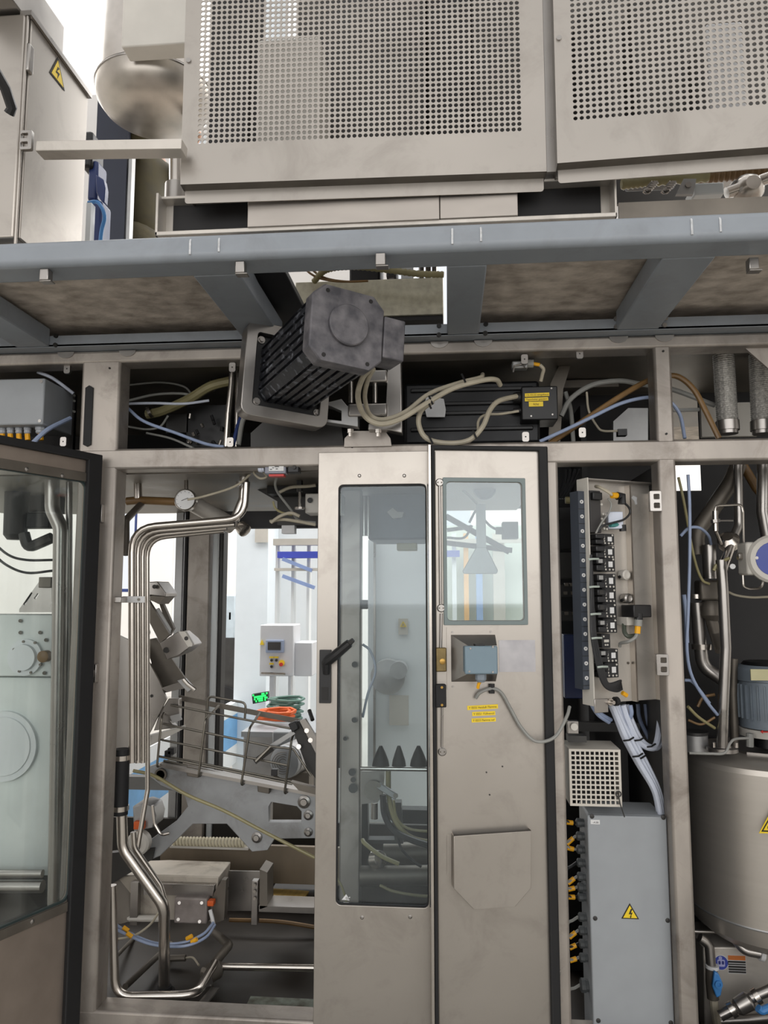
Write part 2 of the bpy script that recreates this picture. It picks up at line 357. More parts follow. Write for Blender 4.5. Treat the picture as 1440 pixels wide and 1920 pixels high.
# ------------------------------------------------------------------ overhead platform
pf = thing('platform_frame', 'blue-grey painted steel walkway frame jutting out above the machine doors', 'platform', (0, -.3, at(720, 625, 0).z))
YF = -.66                                             # front face of the front beam
zt, zb = at(720, 423, YF).z, at(720, 472, YF).z
part('front_beam', MB().box(-2.4, 2.4, YF, YF+.11, zb, zt), GRP, pf, bev=.018, seg=4)
zc = at(720, 628, -.04).z
def cross(x0, x1, yv, nm='cross_beam'):
    a, b = atZ(x0, yv, zb), atZ(x1, yv, zb)
    return part(nm, MB().box(a.x, b.x, YF+.1, -.05, zb, zt-.004), GRP, pf, bev=.004)
cross(-60, 12, 600); cross(428, 505, 600); cross(838, 906, 560); cross(1168, 1248, 600)
part('back_channel', MB().box(-2.4, 2.4, -.05, -.042, zb, zt-.03), GRP, pf)
part('back_channel', MB().box(-2.4, 2.4, -.05, .02, zb-.002, zb+.006), GRP, pf)
part('stiffener', MB().bar(at(455, 495, -.48), at(520, 625, -.06), .03, .02), GRP, pf, bev=.004)
for px, py in ((105, 630), (104, 647), (823, 611), (823, 628), (911, 608), (910, 625), (1155, 598), (1155, 613), (1248, 597), (1246, 610)):
    p = at(px, py, -.052); part('bolt', MB().cyl(p+Vector((0, -.004, 0)), p+Vector((0, .004, 0)), .0075, 10), INK if px < 950 else STM, pf)
for x0 in (357, 848, 1298):
    xa, xb = at(x0, 450, YF).x, at(x0+54, 450, YF).x
    part('weld_seam', MB().tube(fillet([(xa, YF-.001, zb+.012), (xa, YF-.001, zt-.018), (xa+.002, YF+.02, zt), (xb-.002, YF+.02, zt), (xb, YF-.001, zt-.018), (xb, YF-.001, zb+.016)], .01, 3), .0028, 6), mat('weld_bead_%d' % x0, (196, 198, 200), .4, .2, .2, 90, None, .1, .4), pf)
for px, py in ((87, 507), (452, 493), (714, 478), (1410, 486)):
    p = atZ(px, py, zb); part('lug', MB().box(p.x-.012, p.x+.012, p.y-.012, p.y+.012, zb-.03, zb).box(p.x-.012, p.x+.02, p.y-.012, p.y+.012, zb-.034, zb-.03), STM, pf, bev=.002)
zd = zb+.075
def deck(x0, x1, yv=560):
    a, b = atZ(x0, yv, zd), atZ(x1, yv, zd); part('deck_board', MB().box(a.x, b.x, -.43, .25, zd, zd+.02), DCK, pf)
deck(-330, -28); deck(-22, 468); deck(868, 1206); deck(1210, 1700)
a, b = atZ(480, 560, zd), atZ(560, 560, zd)
part('deck_board', MB().plate([(a.x, 0), (b.x, 0)][:0] or rrect(a.x, b.x, zd, zd+.02, .002, 1), (), -.45, .25), DRK, pf)
# ------------------------------------------------------------------ on the platform
def cyl_at(mb, px, py, Y, r, L, n=10): p = at(px, py, Y); return mb.cyl(p, p+Vector((0, L, 0)), r, n)
# two perforated guards
def guard(name, label, A, B, x_px, ztop, holes_px, pitch, rh):
    a, b = at(*A), at(*B); M = frame2(a, b); W = loc(M, B[0], B[1])[0]; zb_ = a.z
    root = thing(name, label, 'perforated panel', (a.x, a.y, zb_))
    hx0, hz0 = loc(M, *holes_px[0]); hx1 = min(loc(M, *holes_px[1])[0], W-.06); nx = int((hx1-hx0)/pitch)+1; nz = int((ztop-.12-hz0)/pitch)+1
    mb = MB(M); X0, X1 = hx0-pitch/2, hx0+(nx-.5)*pitch; Z0, Z1_ = hz0-pitch/2, hz0+(nz-.5)*pitch
    vs, fs = [], []; N = 8
    for i in range(nx):
        for j in range(nz):
            cx, cz = hx0+i*pitch, hz0+j*pitch; h = pitch/2; n0 = len(vs)
            sq = [(cx+h, cz), (cx+h, cz+h), (cx, cz+h), (cx-h, cz+h), (cx-h, cz), (cx-h, cz-h), (cx, cz-h), (cx+h, cz-h)]
            ci = circ(cx, cz, rh, N)
            vs += [(x, 0, z) for x, z in sq]+[(x, 0, z) for x, z in ci]+[(x, .002, z) for x, z in ci]
            for k in range(N):
                l = (k+1) % N
                fs += [(n0+k, n0+8+k, n0+8+l, n0+l), (n0+8+k, n0+16+k, n0+16+l, n0+8+l)]
    mb.add(vs, fs)
    part('perforated_field', mb, STS, root, smooth=0)
    sh = MB(M)
    sh.plate([(0, zb_), (W, zb_), (W, ztop), (0, ztop)], [[(X0, Z0), (X1, Z0), (X1, Z1_), (X0, Z1_)]], 0, .0015)
    part('sheet', sh, STS, root, smooth=0)
    fo = MB(M); fo.add([(0, 0, zb_), (W, 0, zb_), (W, .028, zb_-.003), (0, .028, zb_-.003), (0, .002, zb_+.004), (W, .002, zb_+.004), (W, .030, zb_+.001), (0, .030, zb_+.001)],
                       [(3, 2, 1, 0), (4, 5, 6, 7), (0, 1, 5, 4), (2, 3, 7, 6), (1, 2, 6, 5), (3, 0, 4, 7)])
    part('folded_edge', fo, STD, root, smooth=0)
    lp = MB(M); lp.plate(rrect(0.004, W-.004, zb_-.039, zb_+.004, .008, 3), (), .028, .031); part('lip', lp, STS, root, smooth=0)
    part('side_flange', MB(M).box(0, .002, .003, .12, zb_, ztop), STS, root, smooth=0); part('side_flange', MB(M).box(W-.002, W, .003, .12, zb_, ztop), STS, root, smooth=0)
    return root, M
g1, M1 = guard('perforated_guard', 'large perforated stainless guard panel hanging over the middle of the platform', (338, 346, -.56), (1025, 323, -.54), None, 3.6, ((374, 266), (990, 240)), .01495, .0058)
g2, M2 = guard('perforated_guard', 'perforated stainless guard panel cut off by the top right corner', (1045, 306, -.56), (1640, 260, -.60), None, 3.6, ((1079, 222), (1600, 180)), .0158, .0056)
for g, M, px, py in ((g1, M1, 354, 114), (g2, M2, 1048, 72)):
    x, z = loc(M, px, py); mb = MB(M); mb.cyl((x, -.004, z), (x, 0, z), .007, 10); part('screw', mb, STM, g)
solo('mullion', MB().pbox(1021, -40, 1046, 322, -.50, .06), STM, 'narrow stainless strip standing between the two perforated guards', 'strip')
# rectangular channel under the guard
zc0 = zt+.002; ch = thing('base_channel', 'hollow stainless box channel lying on the platform under the wide guard', 'channel', (0, -.3, zc0))
YC = -.50; p0, p1 = at(291, 400, YC), at(1157, 380, YC)
zcb, zct = max(zt+.001, at(500, 433, YC).z), at(300, 361, YC).z
part('channel_shell', MB().box(p0.x, p1.x, YC, -.435, zcb, zcb+.012).box(p0.x, p0.x+.008, YC, -.435, zcb, zct).box(p1.x-.006, p1.x, YC, -.435, zcb, zct).box(p0.x, p1.x, YC+.02, -.435, zct-.008, zct).box(p0.x, p1.x, -.441, -.435, zcb, zct), VSH, ch, bev=.002)
part('cover_plate', MB().box(at(465, 400, YC).x, at(824, 400, YC).x, YC-.006, YC+.05, zcb+.010, zct-.004), STH, ch, bev=.002)
part('cover_plate', MB().box(at(825, 400, YC).x, at(971, 400, YC).x, YC-.004, YC+.05, zcb+.012, zct-.004), STH, ch, bev=.002)
part('inner_shade', MB().box(p0.x+.03, p1.x-.03, YC+.055, YC+.058, zcb+.013, zct-.01), DRK, ch)  # near-black sheet painting the shade inside the hollow channel
# right: steel plate and hoses behind
YR = -.50
solo('side_plate', MB().box(p1.x+.004, 1.9, YR, YR+.01, zt, at(1300, 374, YR).z), STD, 'stained steel kick plate on the platform at the right edge', 'plate')
def corr(pts, r, n=12, step=.012, amp=.12):
    P = spline(pts, 14); out = [P[0]]; 
    for a, b in zip(P, P[1:]):
        k = max(1, int((b-a).length/(step/2)))
        for j in range(1, k+1): out.append(a.lerp(b, j/k))
    return out, [r*(1+(amp if i % 2 else -amp)) for i in range(len(out))]
def hose(name, pts, r, m, label, cat, group=None, **k):
    P, R = corr(pts, r, **k); return solo(name, MB().tube(P, r, 12, rad=R), m, label, cat, group, smooth=0 if k.get('amp', .1) > .2 else 60)
hose('corrugated_hose', [at(1165, 345, -.3), at(1230, 338, -.3), at(1330, 330, -.32)], .016, HOY, 'dirty yellowed corrugated hose under the right guard panel', 'hose')
hose('corrugated_hose', [at(1305, 333, -.28), at(1380, 325, -.28), at(1460, 322, -.3)], .02, HOB, 'brown ribbed hose at the right edge under the guard panel', 'hose')
for i, (px, lab) in enumerate(((1212, 'left of two small coiled wires under the right guard panel'), (1246, 'right of two small coiled wires under the right guard panel'))):
    c = at(px, 352, -.36); P = [c+Vector((.011*math.cos(t*.9)+.0006*t, .011*math.sin(t*.9), -.012+.0007*t)) for t in range(40)]
    solo('coiled_wire', MB().tube(P, .0025, 6), STM, lab, 'wire')
bp = MB(); q = [(1282, 335), (1306, 335), (1300, 364), (1268, 364)]; bp.pplate(q, -.42, .012); b_ = solo('bracket_plate', bp, ALU, 'small grey bracket plate with a bolt under the right guard panel', 'bracket')
part('bolt', cyl_at(MB(), 1291, 346, -.425, .008, .006), STM, b_)
solo('white_block', MB().pbox(1302, 342, 1358, 364, -.40, .08), WPT, 'white rectangular block beside the bracket under the right guard', 'block', bev=.004)
vv = thing('steam_valve', 'round stainless pipe union at the right edge under the guard', 'valve', at(1405, 362, -.36))
part('body', MB().lathe(at(1405, 352, -.36), (0, -1, 0), [(-.03, .04), (0, .042), (.01, .036), (.02, .03), (.03, .02)], 20), STP, vv)
part('pipe', MB().cyl(at(1362, 362, -.36), at(1450, 330, -.36), .016, 12), STP, vv)
# what stands behind the guards
eq = thing('guarded_machinery', 'grey drive blocks and white ducts half seen through the punched guard holes', 'machinery', (0, 0, zt))
for i, (a, b, c, d, Y, dep, m) in enumerate(((392, -150, 470, 330, .0, .2, DRK), (480, 70, 600, 330, -.25, .2, CLP), (596, -150, 800, 330, .05, .3, DGY), (804, -150, 880, 330, -.05, .2, DRK), (880, -150, 1010, 330, .0, .3, DGY), (1085, 20, 1150, 300, -.1, .2, DRK), (1190, -20, 1290, 300, 0, .2, DGY), (1330, 40, 1400, 300, -.1, .2, ALU))):
    mb = MB().pbox(a, b, c, d, Y, dep); part('drive_block', mb, m, eq, bev=.01)
part('dark_backdrop', MB().box(-.62, 1.7, .5, .52, 3.14, 4.4), mat('shaded_cover_sheet', (70, 68, 66), .6, .3, .1), eq)  # dark sheet added behind the guards so their holes look shaded
# left cabinet with warning triangle
Xc = -1.124; cabz = atX(53, 27, Xc).z; Y1_ = atX(165, 170, Xc).y
lc = thing('control_cabinet', 'tall stainless cabinet with a yellow warning triangle at the top left', 'cabinet', (-1.4, -.3, zb+.097))
part('body', MB().box(-1.75, Xc-.004, -.62, Y1_, zb+.097, cabz), STS, lc, bev=.006)
ys = atX(44, 240, Xc).y
part('door', MB().box(Xc-.004, Xc+.004, ys+.004, Y1_-.004, zb+.103, cabz-.006), STS, lc, bev=.003)
part('door', MB().box(Xc-.004, Xc+.004, -.62, ys-.004, zt+.003, cabz-.006), STS, lc, bev=.003)
part('roof_trim', MB().box(Xc-.02, Xc+.012, -.62, Y1_+.004, cabz-.006, cabz+.008), STM, lc)
h = atX(52, 105, Xc); part('hinge', MB().box(Xc, Xc+.012, h.y-.012, h.y+.012, h.z-.05, h.z+.03), STM, lc, bev=.004)
hb = MB(); c = atX(10, 188, Xc+.01); hb.tube([c+Vector((0, -.06, .05)), c+Vector((.012, -.02, .016)), c+Vector((.012, .01, -.014)), c+Vector((.002, .016, -.026))], .013, 8); part('handle', hb, BLK, lc)
Mx = Matrix(((0, -1, 0, Xc+.0045), (1, 0, 0, 0), (0, 0, 1, 0), (0, 0, 0, 1)))   # x along +Y, y towards -X, on the side wall
tri = [((p := atX(a, b, Xc+.0045)).y, p.z) for a, b in ((93, 136), (121, 171), (108, 107))]
cx, cz = sum(t[0] for t in tri)/3, sum(t[1] for t in tri)/3
def shrink(t, f): 
    ax, az = sum(q[0] for q in t)/len(t), sum(q[1] for q in t)/len(t); return [(ax+(x-ax)*f, az+(z-az)*f) for x, z in t]
wt = part('warning_sign', MB(Mx).plate(tri, (), -.001, 0), INK, lc, label='yellow triangular warning sign', smooth=0)
part('yellow_field', MB(Mx).plate(shrink(tri, .8), (), -.0016, -.0011), LBY, wt, smooth=0)
bx, bz = cx, cz; q = .02
part('lightning_bolt', MB(Mx).plate([(bx-.3*q, bz+.2*q), (bx+.5*q, bz+.3*q), (bx-.1*q, bz-.9*q), (bx+.0*q, bz-.1*q), (bx-.6*q, bz-.2*q), (bx-.1*q, bz+1.0*q), (bx+.4*q, bz+1.0*q)], (), -.0021, -.0017), INK, wt, smooth=0)
solo('roof_box', MB().box(Xc-.14, Xc-.02, Y1_-.5, Y1_-.12, cabz+.008, cabz+.14), STM, 'small steel box standing on top of the tall cabinet', 'box', bev=.004)
# support bar with hinge clip
YB_ = -.62
sb = thing('support_bar', 'square stainless bar reaching from the tall cabinet to the wide guard', 'bar', at(200, 295, YB_))
pa, pb = at(68, 266, YB_), at(341, 262, YB_)
part('tube', MB().bar(pa+Vector((0, .02, -.012)), pb+Vector((0, .02, -.012)),   .045, .028), VSH, sb, bev=.002)
p = at(54, 266, YB_); q = MB(); L = rrect(p.x-.018, p.x+.014, p.z-.028, p.z+.026, .003, 2)
q.plate(L, [rrect(p.x-.016, p.x+.004, p.z+.004, p.z+.018, .002, 1), rrect(p.x-.016, p.x+.004, p.z-.020, p.z-.006, .002, 1)], YB_-.012, YB_); part('hinge_clip', q, STM, sb, bev=.001)
# tank
YT = .75
DSH = mat('matte_dished_steel', (176, 170, 162), .38, .8, .14, 9, None, .12)
tk = thing('expansion_vessel', 'stainless vessel with a domed bottom standing above the platform at left', 'tank', at(290, 245, YT))
cx = at(292, 150, YT); R = 118*mpp(YT); zt_ = at(292, 172, YT).z
part('shell', MB().lathe((cx.x, YT, 0), (0, 0, 1), [(zt_+.0, R), (zt_+.6, R), (zt_+.62, R*.97)], 48), STP, tk)
part('weld_ring', MB().lathe((cx.x, YT, 0), (0, 0, 1), [(zt_-.012, R+.001), (zt_-.008, R+.003), (zt_-.004, R+.001)], 48), STM, tk)
part('dished_end', MB().lathe((cx.x, YT, 0), (0, 0, 1), [(zt_-.15, 0.001), (zt_-.144, R*.4), (zt_-.13, R*.66), (zt_-.1, R*.86), (zt_-.06, R*.97), (zt_-.002, R)], 48), DSH, tk)
part('foot_pipe', MB().cyl((cx.x+.17, YT, zt+.02), (cx.x+.17, YT, zt_-.08), .03, 12), STM, tk)
sp = MB().pbox(230, -60, 352, 84, .38, .09); solo('pale_enclosure', sp, CLP, 'pale grey square enclosure hanging in front of the domed vessel', 'enclosure', bev=.006)
st = thing('pipe_stub', 'short polished pipe stub on a flange left of the wide guard', 'pipe', at(330, 350, -.3))
part('pipe', MB().cyl(at(331, 352, -.3), at(331, 285, -.3), .022, 16), STP, st); part('flange', MB().cyl(Vector((at(331, 356, -.3).x, -.3, zb+.096)), at(331, 347, -.3), .034, 16), STM, st)
# dark post, blue fittings behind the cabinet
cp = thing('dark_post', 'dark navy steel upright behind the gap beside the tall cabinet', 'post', at(207, 437, 1.02))
part('column', MB().pbox(176, 150, 236, 560, 1.02, .04), mat('navy_steel', (44, 48, 62), .5, .2, .1), cp); part('edge_strip', MB().pbox(237, 285, 243, 560, 1.02, .04), ALU, cp)
bf = thing('valve_actuator', 'blue valve actuator with tubes beside the tall steel cabinet', 'valve', at(178, 437, .1))
part('body', MB().pbox(164, 300, 182, 375, .1, .08), DBL, bf, bev=.01); part('cover', MB().pplate([(179, 326), (194, 336), (197, 352), (195, 380), (186, 372), (180, 360)], .05, .03), DBL, bf, bev=.004)
part('base', MB().box(at(162, 410, .1).x, at(190, 410, .1).x, .1, .18, zb+.096, at(176, 375, .1).z), DBL, bf, bev=.01); part('stem', MB().pbox(152, 245, 172, 312, .08, .1), BLK, bf, bev=.01)
solo('blue_tube', MB().ptube([(166, 380, .05), (184, 380, .04), (196, 405, .04), (190, 436, .05), (184, 500, .05)], .007, 8), BLU, 'blue plastic tube looping beside the actuator on the platform', 'tube')
solo('white_post', MB().box(at(161, 410, 0).x, at(170, 410, 0).x, .0, .03, zb+.096, at(165, 380, 0).z), WPT, 'thin white upright right beside the tall cabinet edge', 'post')
# person behind the vessel (only a trouser leg shows)
def skin(name, pts, edges, rad, m, root=0, sub=2):
    me = bpy.data.meshes.new(name); me.from_pydata(pts, edges, []); o = bpy.data.objects.new(name, me); COL.objects.link(o)
    md = o.modifiers.new('skin', 'SKIN'); md.use_smooth_shade = True
    for i, sv in enumerate(me.skin_vertices[0].data): sv.radius = rad[i] if isinstance(rad[i], tuple) else (rad[i], rad[i]); sv.use_root = i == root
    s_ = o.modifiers.new('sub', 'SUBSURF'); s_.levels = sub; s_.render_levels = sub; me.materials.append(m); return o
PX = at(266, 350, 1.3); px_, py_, gz = PX.x, 1.3, zt+.02
per = thing('person', 'person in olive work trousers standing behind the bar, leg in view', 'person', (px_, py_, gz))
def P_(x, y, z): return (x, y, z)
body = skin('body', [(0, 0, 1.0), (0, 0, 1.12), (0, 0, 1.3), (0, 0, 1.45), (0, -.01, 1.56), (0, -.02, 1.66), (0, -.02, 1.74), (-.15, 0, 1.43), (-.19, -.06, 1.33), (-.15, -.2, 1.55), (-.13, -.26, 1.62), (.15, 0, 1.43), (.19, -.06, 1.33), (.15, -.2, 1.55), (.13, -.26, 1.62), (-.09, 0, .9), (-.1, 0, .5), (-.1, .03, .1), (-.1, -.1, .04), (.09, 0, .9), (.1, 0, .5), (.1, .03, .1), (.1, -.1, .04)],
            [(0, 1), (1, 2), (2, 3), (3, 4), (4, 5), (5, 6), (3, 7), (7, 8), (8, 9), (9, 10), (3, 11), (11, 12), (12, 13), (13, 14), (0, 15), (15, 16), (16, 17), (17, 18), (0, 19), (19, 20), (20, 21), (21, 22)],
            [(.1, .07), (.1, .08), (.13, .09), (.11, .08), .055, (.075, .09), .07, .06, .045, .035, .035, .06, .045, .035, .035,   .06, .045, .04, .045, .06, .045, .04, .045], mat('skin_tone', (190, 150, 125), .6))
tr_ = skin('trousers', [(0, 0, 1.06), (0, 0, .95), (-.075, 0, .84), (-.085, -.01, .66), (-.09, -.02, .5), (-.1, .01, .3), (-.1, .02, .08), (.075, 0, .84), (.085, -.01, .66), (.09, -.02, .5), (.1, .01, .3), (.1, .02, .08)],
           [(0, 1), (1, 2), (2, 3), (3, 4), (4, 5), (5, 6), (1, 7), (7, 8), (8, 9), (9, 10), (10, 11)], [(.17, .12), (.16, .12), .125, .11, .098, .09, .085, .125, .11, .098, .09, .085], mat('olive_work_cloth', (66, 59, 36), .85, 0, .3, 14, (1, 1, 1.8), .05, .6, None, 22))
jk = skin('jacket', [(0, 0, .9), (0, 0, 1.15), (0, 0, 1.32), (0, 0, 1.46), (-.15, 0, 1.43), (-.19, -.06, 1.34), (-.155, -.18, 1.52), (.15, 0, 1.43), (.19, -.06, 1.34), (.155, -.18, 1.52)], [(0, 1), (1, 2), (2, 3), (3, 4), (4, 5), (5, 6), (3, 7), (7, 8), (8, 9)],
          [(.16, .12), (.15, .115), (.15, .11), (.12, .09), .075, .06, .05, .075, .06, .05], mat('olive_jacket_cloth', (64, 58, 36), .85, 0, .2, 14))
sh_ = skin('shoes', [(-.1, .05, .05), (-.1, -.05, .04), (-.1, -.14, .035)], [(0, 1), (1, 2)], [.05, .05, .042], BLK)
for o in (body, tr_, jk, sh_): o.parent = per
per.rotation_euler.z = math.radians(75)
s2 = sh_.copy(); COL.objects.link(s2); s2.location.x = .2; s2.parent = per
# ------------------------------------------------------------------ seen up through the open bay
du = thing('stainless_duct', 'long stainless duct seen up through the open bay above the drive motor', 'duct', at(700, 600, .08))
part('duct_body', MB().pbox(553, 524, 831, 594, .08, .3), mat('mottled_stainless', (170, 166, 150), .35, .8, .16, 40, None, .1), du, bev=.004)
part('underside_flange', MB().pbox(553, 594, 831, 603, .09, .28), DRK, du)
hose('corrugated_hose', [at(588, 528, .02), at(612, 506, -.02), at(660, 500, -.04), at(720, 505, -.04), at(780, 513, -.03), at(832, 515, -.02)], .0105, HOY, 'yellowed ribbed hose lying over the duct above the drive motor', 'hose', amp=.1, step=.008)
for dx, lab in ((0, 'upper thin brown cable looping down above the duct'), (-12, 'lower thin brown cable looping down above the duct')):
    solo('brown_cable', MB().ptube([(576+dx, 488, .02), (588+dx, 508, .0), (612+dx, 522, .0), (650+dx, 528, .0), (690, 527, .02)], .0038, 7), HOB, lab, 'cable')
sm = thing('pump_motors', 'dark motors and pale pipes glimpsed above the ribbed hose', 'machinery', at(740, 500, .6))
part('motor_block', MB().box(at(655, 480, .65).x, at(712, 480, .65).x, .65, .85, zt+.019, at(680, 440, .65).z), DRK, sm, bev=.01); part('motor_block', MB().pbox(724, 440, 742, 520, .62, .2), DGY, sm, bev=.01); part('pale_housing', MB().pbox(752, 440, 775, 540, .62, .2), WPT, sm)
for x in (790, 803, 815): part('pipe', MB().cyl(at(x, 430, .66), at(x, 540, .66), .012, 10), STP, sm)

part('walkway_deck', MB().box(-2.4, 2.4, .62, 2.0, zt-.02, zt+.018), DCK, pf)
# ------------------------------------------------------------------ doors
# middle door, closed, with window and lever
YD = -.022; A, B = at(592, 1400, YD), at(806, 1400, YD); zt1 = at(700, 847, YD).z
d1 = thing('machine_door', 'narrow stainless door with a tall window and black lever, middle of the machine', 'door', (A.x, YD, .12))
Ma = Matrix.Translation((A.x, YD, 0)); W1 = B.x-A.x
wl = loc(Ma, 632, 908); wr = (W1-.004, 0); w0, w1 = loc(Ma, 632, 1300)[0], W1-.006
wz1, wz0 = loc(Ma, 720, 908)[1], loc(Ma, 720, 1700)[1]
part('door_panel', MB(Ma).plate([(0, .12), (W1, .12), (W1, zt1), (0, zt1)], [rrect(w0, w1, wz0, wz1, .016)], 0, .018), STS, d1, bev=.0015)
gp = part('window_glass', MB(Ma).box(w0-.005, w1+.005, .012, .016, wz0-.005, wz1+.005), GLD, d1)
part('window_gasket', MB(Ma).plate(rrect(w0-.001, w1+.001, wz0-.001, wz1+.001, .016), [rrect(w0+.004, w1-.004, wz0+.004, wz1-.004, .013)], .004, .012), RUB, d1)
for px, py in ((674, 892), (758, 892), (679, 1720), (769, 1719)):
    x, z = loc(Ma, px, py); part('screw', MB(Ma).lathe((x, 0, z), (0, -1, 0), [(0, .006), (.002, .006), (.004, .003)], 10), STM, d1)
ha = MB(Ma); (x0, z1), (x1, z0) = loc(Ma, 600, 1218), loc(Ma, 621, 1318)
hp = part('handle_plate', MB(Ma).plate(rrect(x0, x1, z0, z1, .002, 2), (), -.010, 0), BLK, d1, bev=.001)
xa, za = loc(Ma, 611, 1243, -.02); xb, zb2 = loc(Ma, 655, 1206, -.05); xc, zc2 = loc(Ma, 611, 1258, -.02)
part('lever', MB(Ma).tube([(xc, -.012, zc2-.01), (xa, -.02, za), (xa+.01, -.028, za+.009), ((xa+xb)/2, -.036, (za+zb2)/2), (xb, -.044, zb2)], .014, 10, rad=[.010, .0145, .016, .0155, .0135]), BLK, hp)
part('finger_recess', MB(Ma).box(x0+.008, x1-.008, -.0112, -.010, z0+.01, z0+.05), INK, hp)
part('lever_tip', MB(Ma).cyl((xb, -.044, zb2), (xb+.012, -.047, zb2+.010), .009, 8, .007), DGY, hp)
# white emblem sticker on the window corner
x, z = loc(Ma, 648, 1688); e = .0017; E = MB(Ma)
E.plate([(x-8*e, z-2*e), (x+2*e, z-2*e), (x+5*e, z+1*e), (x, z+8*e)], [circ(x+1.5*e, z+1.2*e, 2.2*e, 10)], .0105, .0115).plate(circ(x+1.5*e, z+1.2*e, 1.2*e, 10), (), .0105, .0115).plate(circ(x+6.3*e, z+2.6*e, 1.1*e, 8), (), .0105, .0115).plate([(x+2*e, z-2.4*e), (x+6*e, z-2.4*e), (x+6*e, z-1*e), (x+3*e, z-1*e)], (), .0105, .0115)
E.box(x-5*e, x+5*e, .0105, .0115, z-7.5*e, z-6*e).box(x-3*e, x+3*e, .0105, .0115, z-9.5*e, z-8.2*e)
part('window_emblem', E, WHT, d1, smooth=0, label='small white triangular emblem print', kind='stuff')
# second door, ajar: inner face with seal
Bq = at(1014, 843, 0.0); Aq = at(803.5, 835, -.07); Mb = frame2(Vector((Aq.x, -.075, 0)), Vector((Bq.x, -.022, 0)))
W2 = loc(Mb, 1018, 850)[0]+.012; z2 = loc(Mb, 900, 837)[1]
d2 = thing('machine_door', 'stainless door standing ajar with small window, blue-grey box and yellow strip labels', 'door', (Aq.x, -.075, .12))
x0, z0 = loc(Mb, 832, 1172); x1, z1 = loc(Mb, 984, 897)
part('door_panel', MB(Mb).plate([(0, .12), (W2, .12), (W2, z2), (0, z2)], [rrect(x0+.012, x1-.012, z0+.014, z1-.014, .012)], 0, .012), STS, d2, bev=.0015)
part('door_edge', MB(Mb).box(-.004, .005, -.022, .012, .12, z2), STP, d2, bev=.001)
part('seal', MB(Mb).plate([(.005, .12), (W2, .12), (W2, z2), (.005, z2)], [[(.018, .135), (W2-.028, .135), (W2-.028, z2-.014), (.018, z2-.014)]], -.016, 0), RUB, d2, bev=.004)
part('inner_fold', MB(Mb).box(.018, .021, -.008, 0, .135, z2-.02), STD, d2)
part('window_frame', MB(Mb).plate(rrect(x0, x1, z0, z1, .003, 2), [rrect(x0+.011, x1-.011, z0+.013, z1-.013, .012)], -.006, 0), mat('grey_green_frame', (112, 124, 124), .4, .1, .05), d2, bev=.001)
part('window_glass', MB(Mb).box(x0+.008, x1-.008, .002, .006, z0+.008, z1-.008), GLC, d2)
# recessed sensor housing and blue-grey terminal box
fx0, fz0 = loc(Mb, 838, 1292); fx1, fz1 = loc(Mb, 932, 1176); ox0, oz0 = loc(Mb, 846, 1278); ox1, oz1 = loc(Mb, 928, 1190)
hs = part('housing_flange', MB(Mb).plate([(fx0, fz0), (fx1, fz0), (fx1, fz1), (fx0, fz1)], [[(ox0, oz0), (ox1, oz0), (ox1, oz1), (ox0, oz1)]], -.003, -.0005), STS, d2)
hh = MB(Mb); ix0, ix1, iz0, iz1 = ox0+.045, ox1-.004, oz0+.028, oz1-.03
hh.add([(ox0, -.002, oz0), (ox1, -.002, oz0), (ox1, -.002, oz1), (ox0, -.002, oz1), (ix0, -.045, iz0), (ix1, -.045, iz0), (ix1, -.045, iz1), (ix0, -.045, iz1)],
       [(0, 1, 5, 4), (1, 2, 6, 5), (2, 3, 7, 6), (3, 0, 4, 7), (4, 5, 6, 7)])
part('pyramid_housing', hh, STM, d2, smooth=0)
for px, py in ((848, 1185), (920, 1184), (849, 1287)):
    x, z = loc(Mb, px, py, -.003); part('screw', MB(Mb).cyl((x, -.006, z), (x, -.002, z), .0035, 8), STM, d2)
tb = thing('terminal_box', 'small blue-grey terminal box mounted on the door that stands ajar', 'junction box', Mb @ Vector((ix0, -.05, iz0-.03)))
bx0, bz0 = loc(Mb, 871, 1264, -.09); bx1, bz1 = loc(Mb, 932, 1211, -.09)
TBC = mat('blue_grey_plastic', (116, 136, 148), .45, 0, .04, 15)
part('box_body', MB(Mb).box(bx0+.003, bx1-.003, -.085, -.046, bz0+.003, bz1-.002), TBC, tb, bev=.004)
part('lid', MB(Mb).box(bx0, bx1, -.098, -.0855, bz0, bz1), TBC, tb, bev=.004)
for px, py in ((882, 1216), (924, 1213), (880, 1259), (924, 1260)):
    x, z = loc(Mb, px, py, -.098); part('lid_screw', MB(Mb).cyl((x, -.1, z), (x, -.097, z), .003, 8), STM, tb)
x, z = loc(Mb, 899, 1208, -.08); part('top_clip', MB(Mb).box(x-.014, x+.014, -.09, -.06, bz1-.001, bz1+.005), BLK, tb)
x, z = loc(Mb, 902, 1272, -.07); part('cable_gland', MB(Mb).lathe((x, -.066, bz0-.026), (0, 0, 1), [(0, .011), (.008, .017), (.024, .017), (.028, .014)], 10), mat('grey_plastic', (128, 138, 148), .45, 0, .05), tb)
x, z = loc(Mb, 899, 1287, -.06); yt = MB(Mb).tube([(x+.001, -.062, bz0-.026), (x-.003, -.06, bz0-.034), (x-.004, -.055, bz0-.045)], .005, 8); part('yellow_marker', yt, YEL, tb)
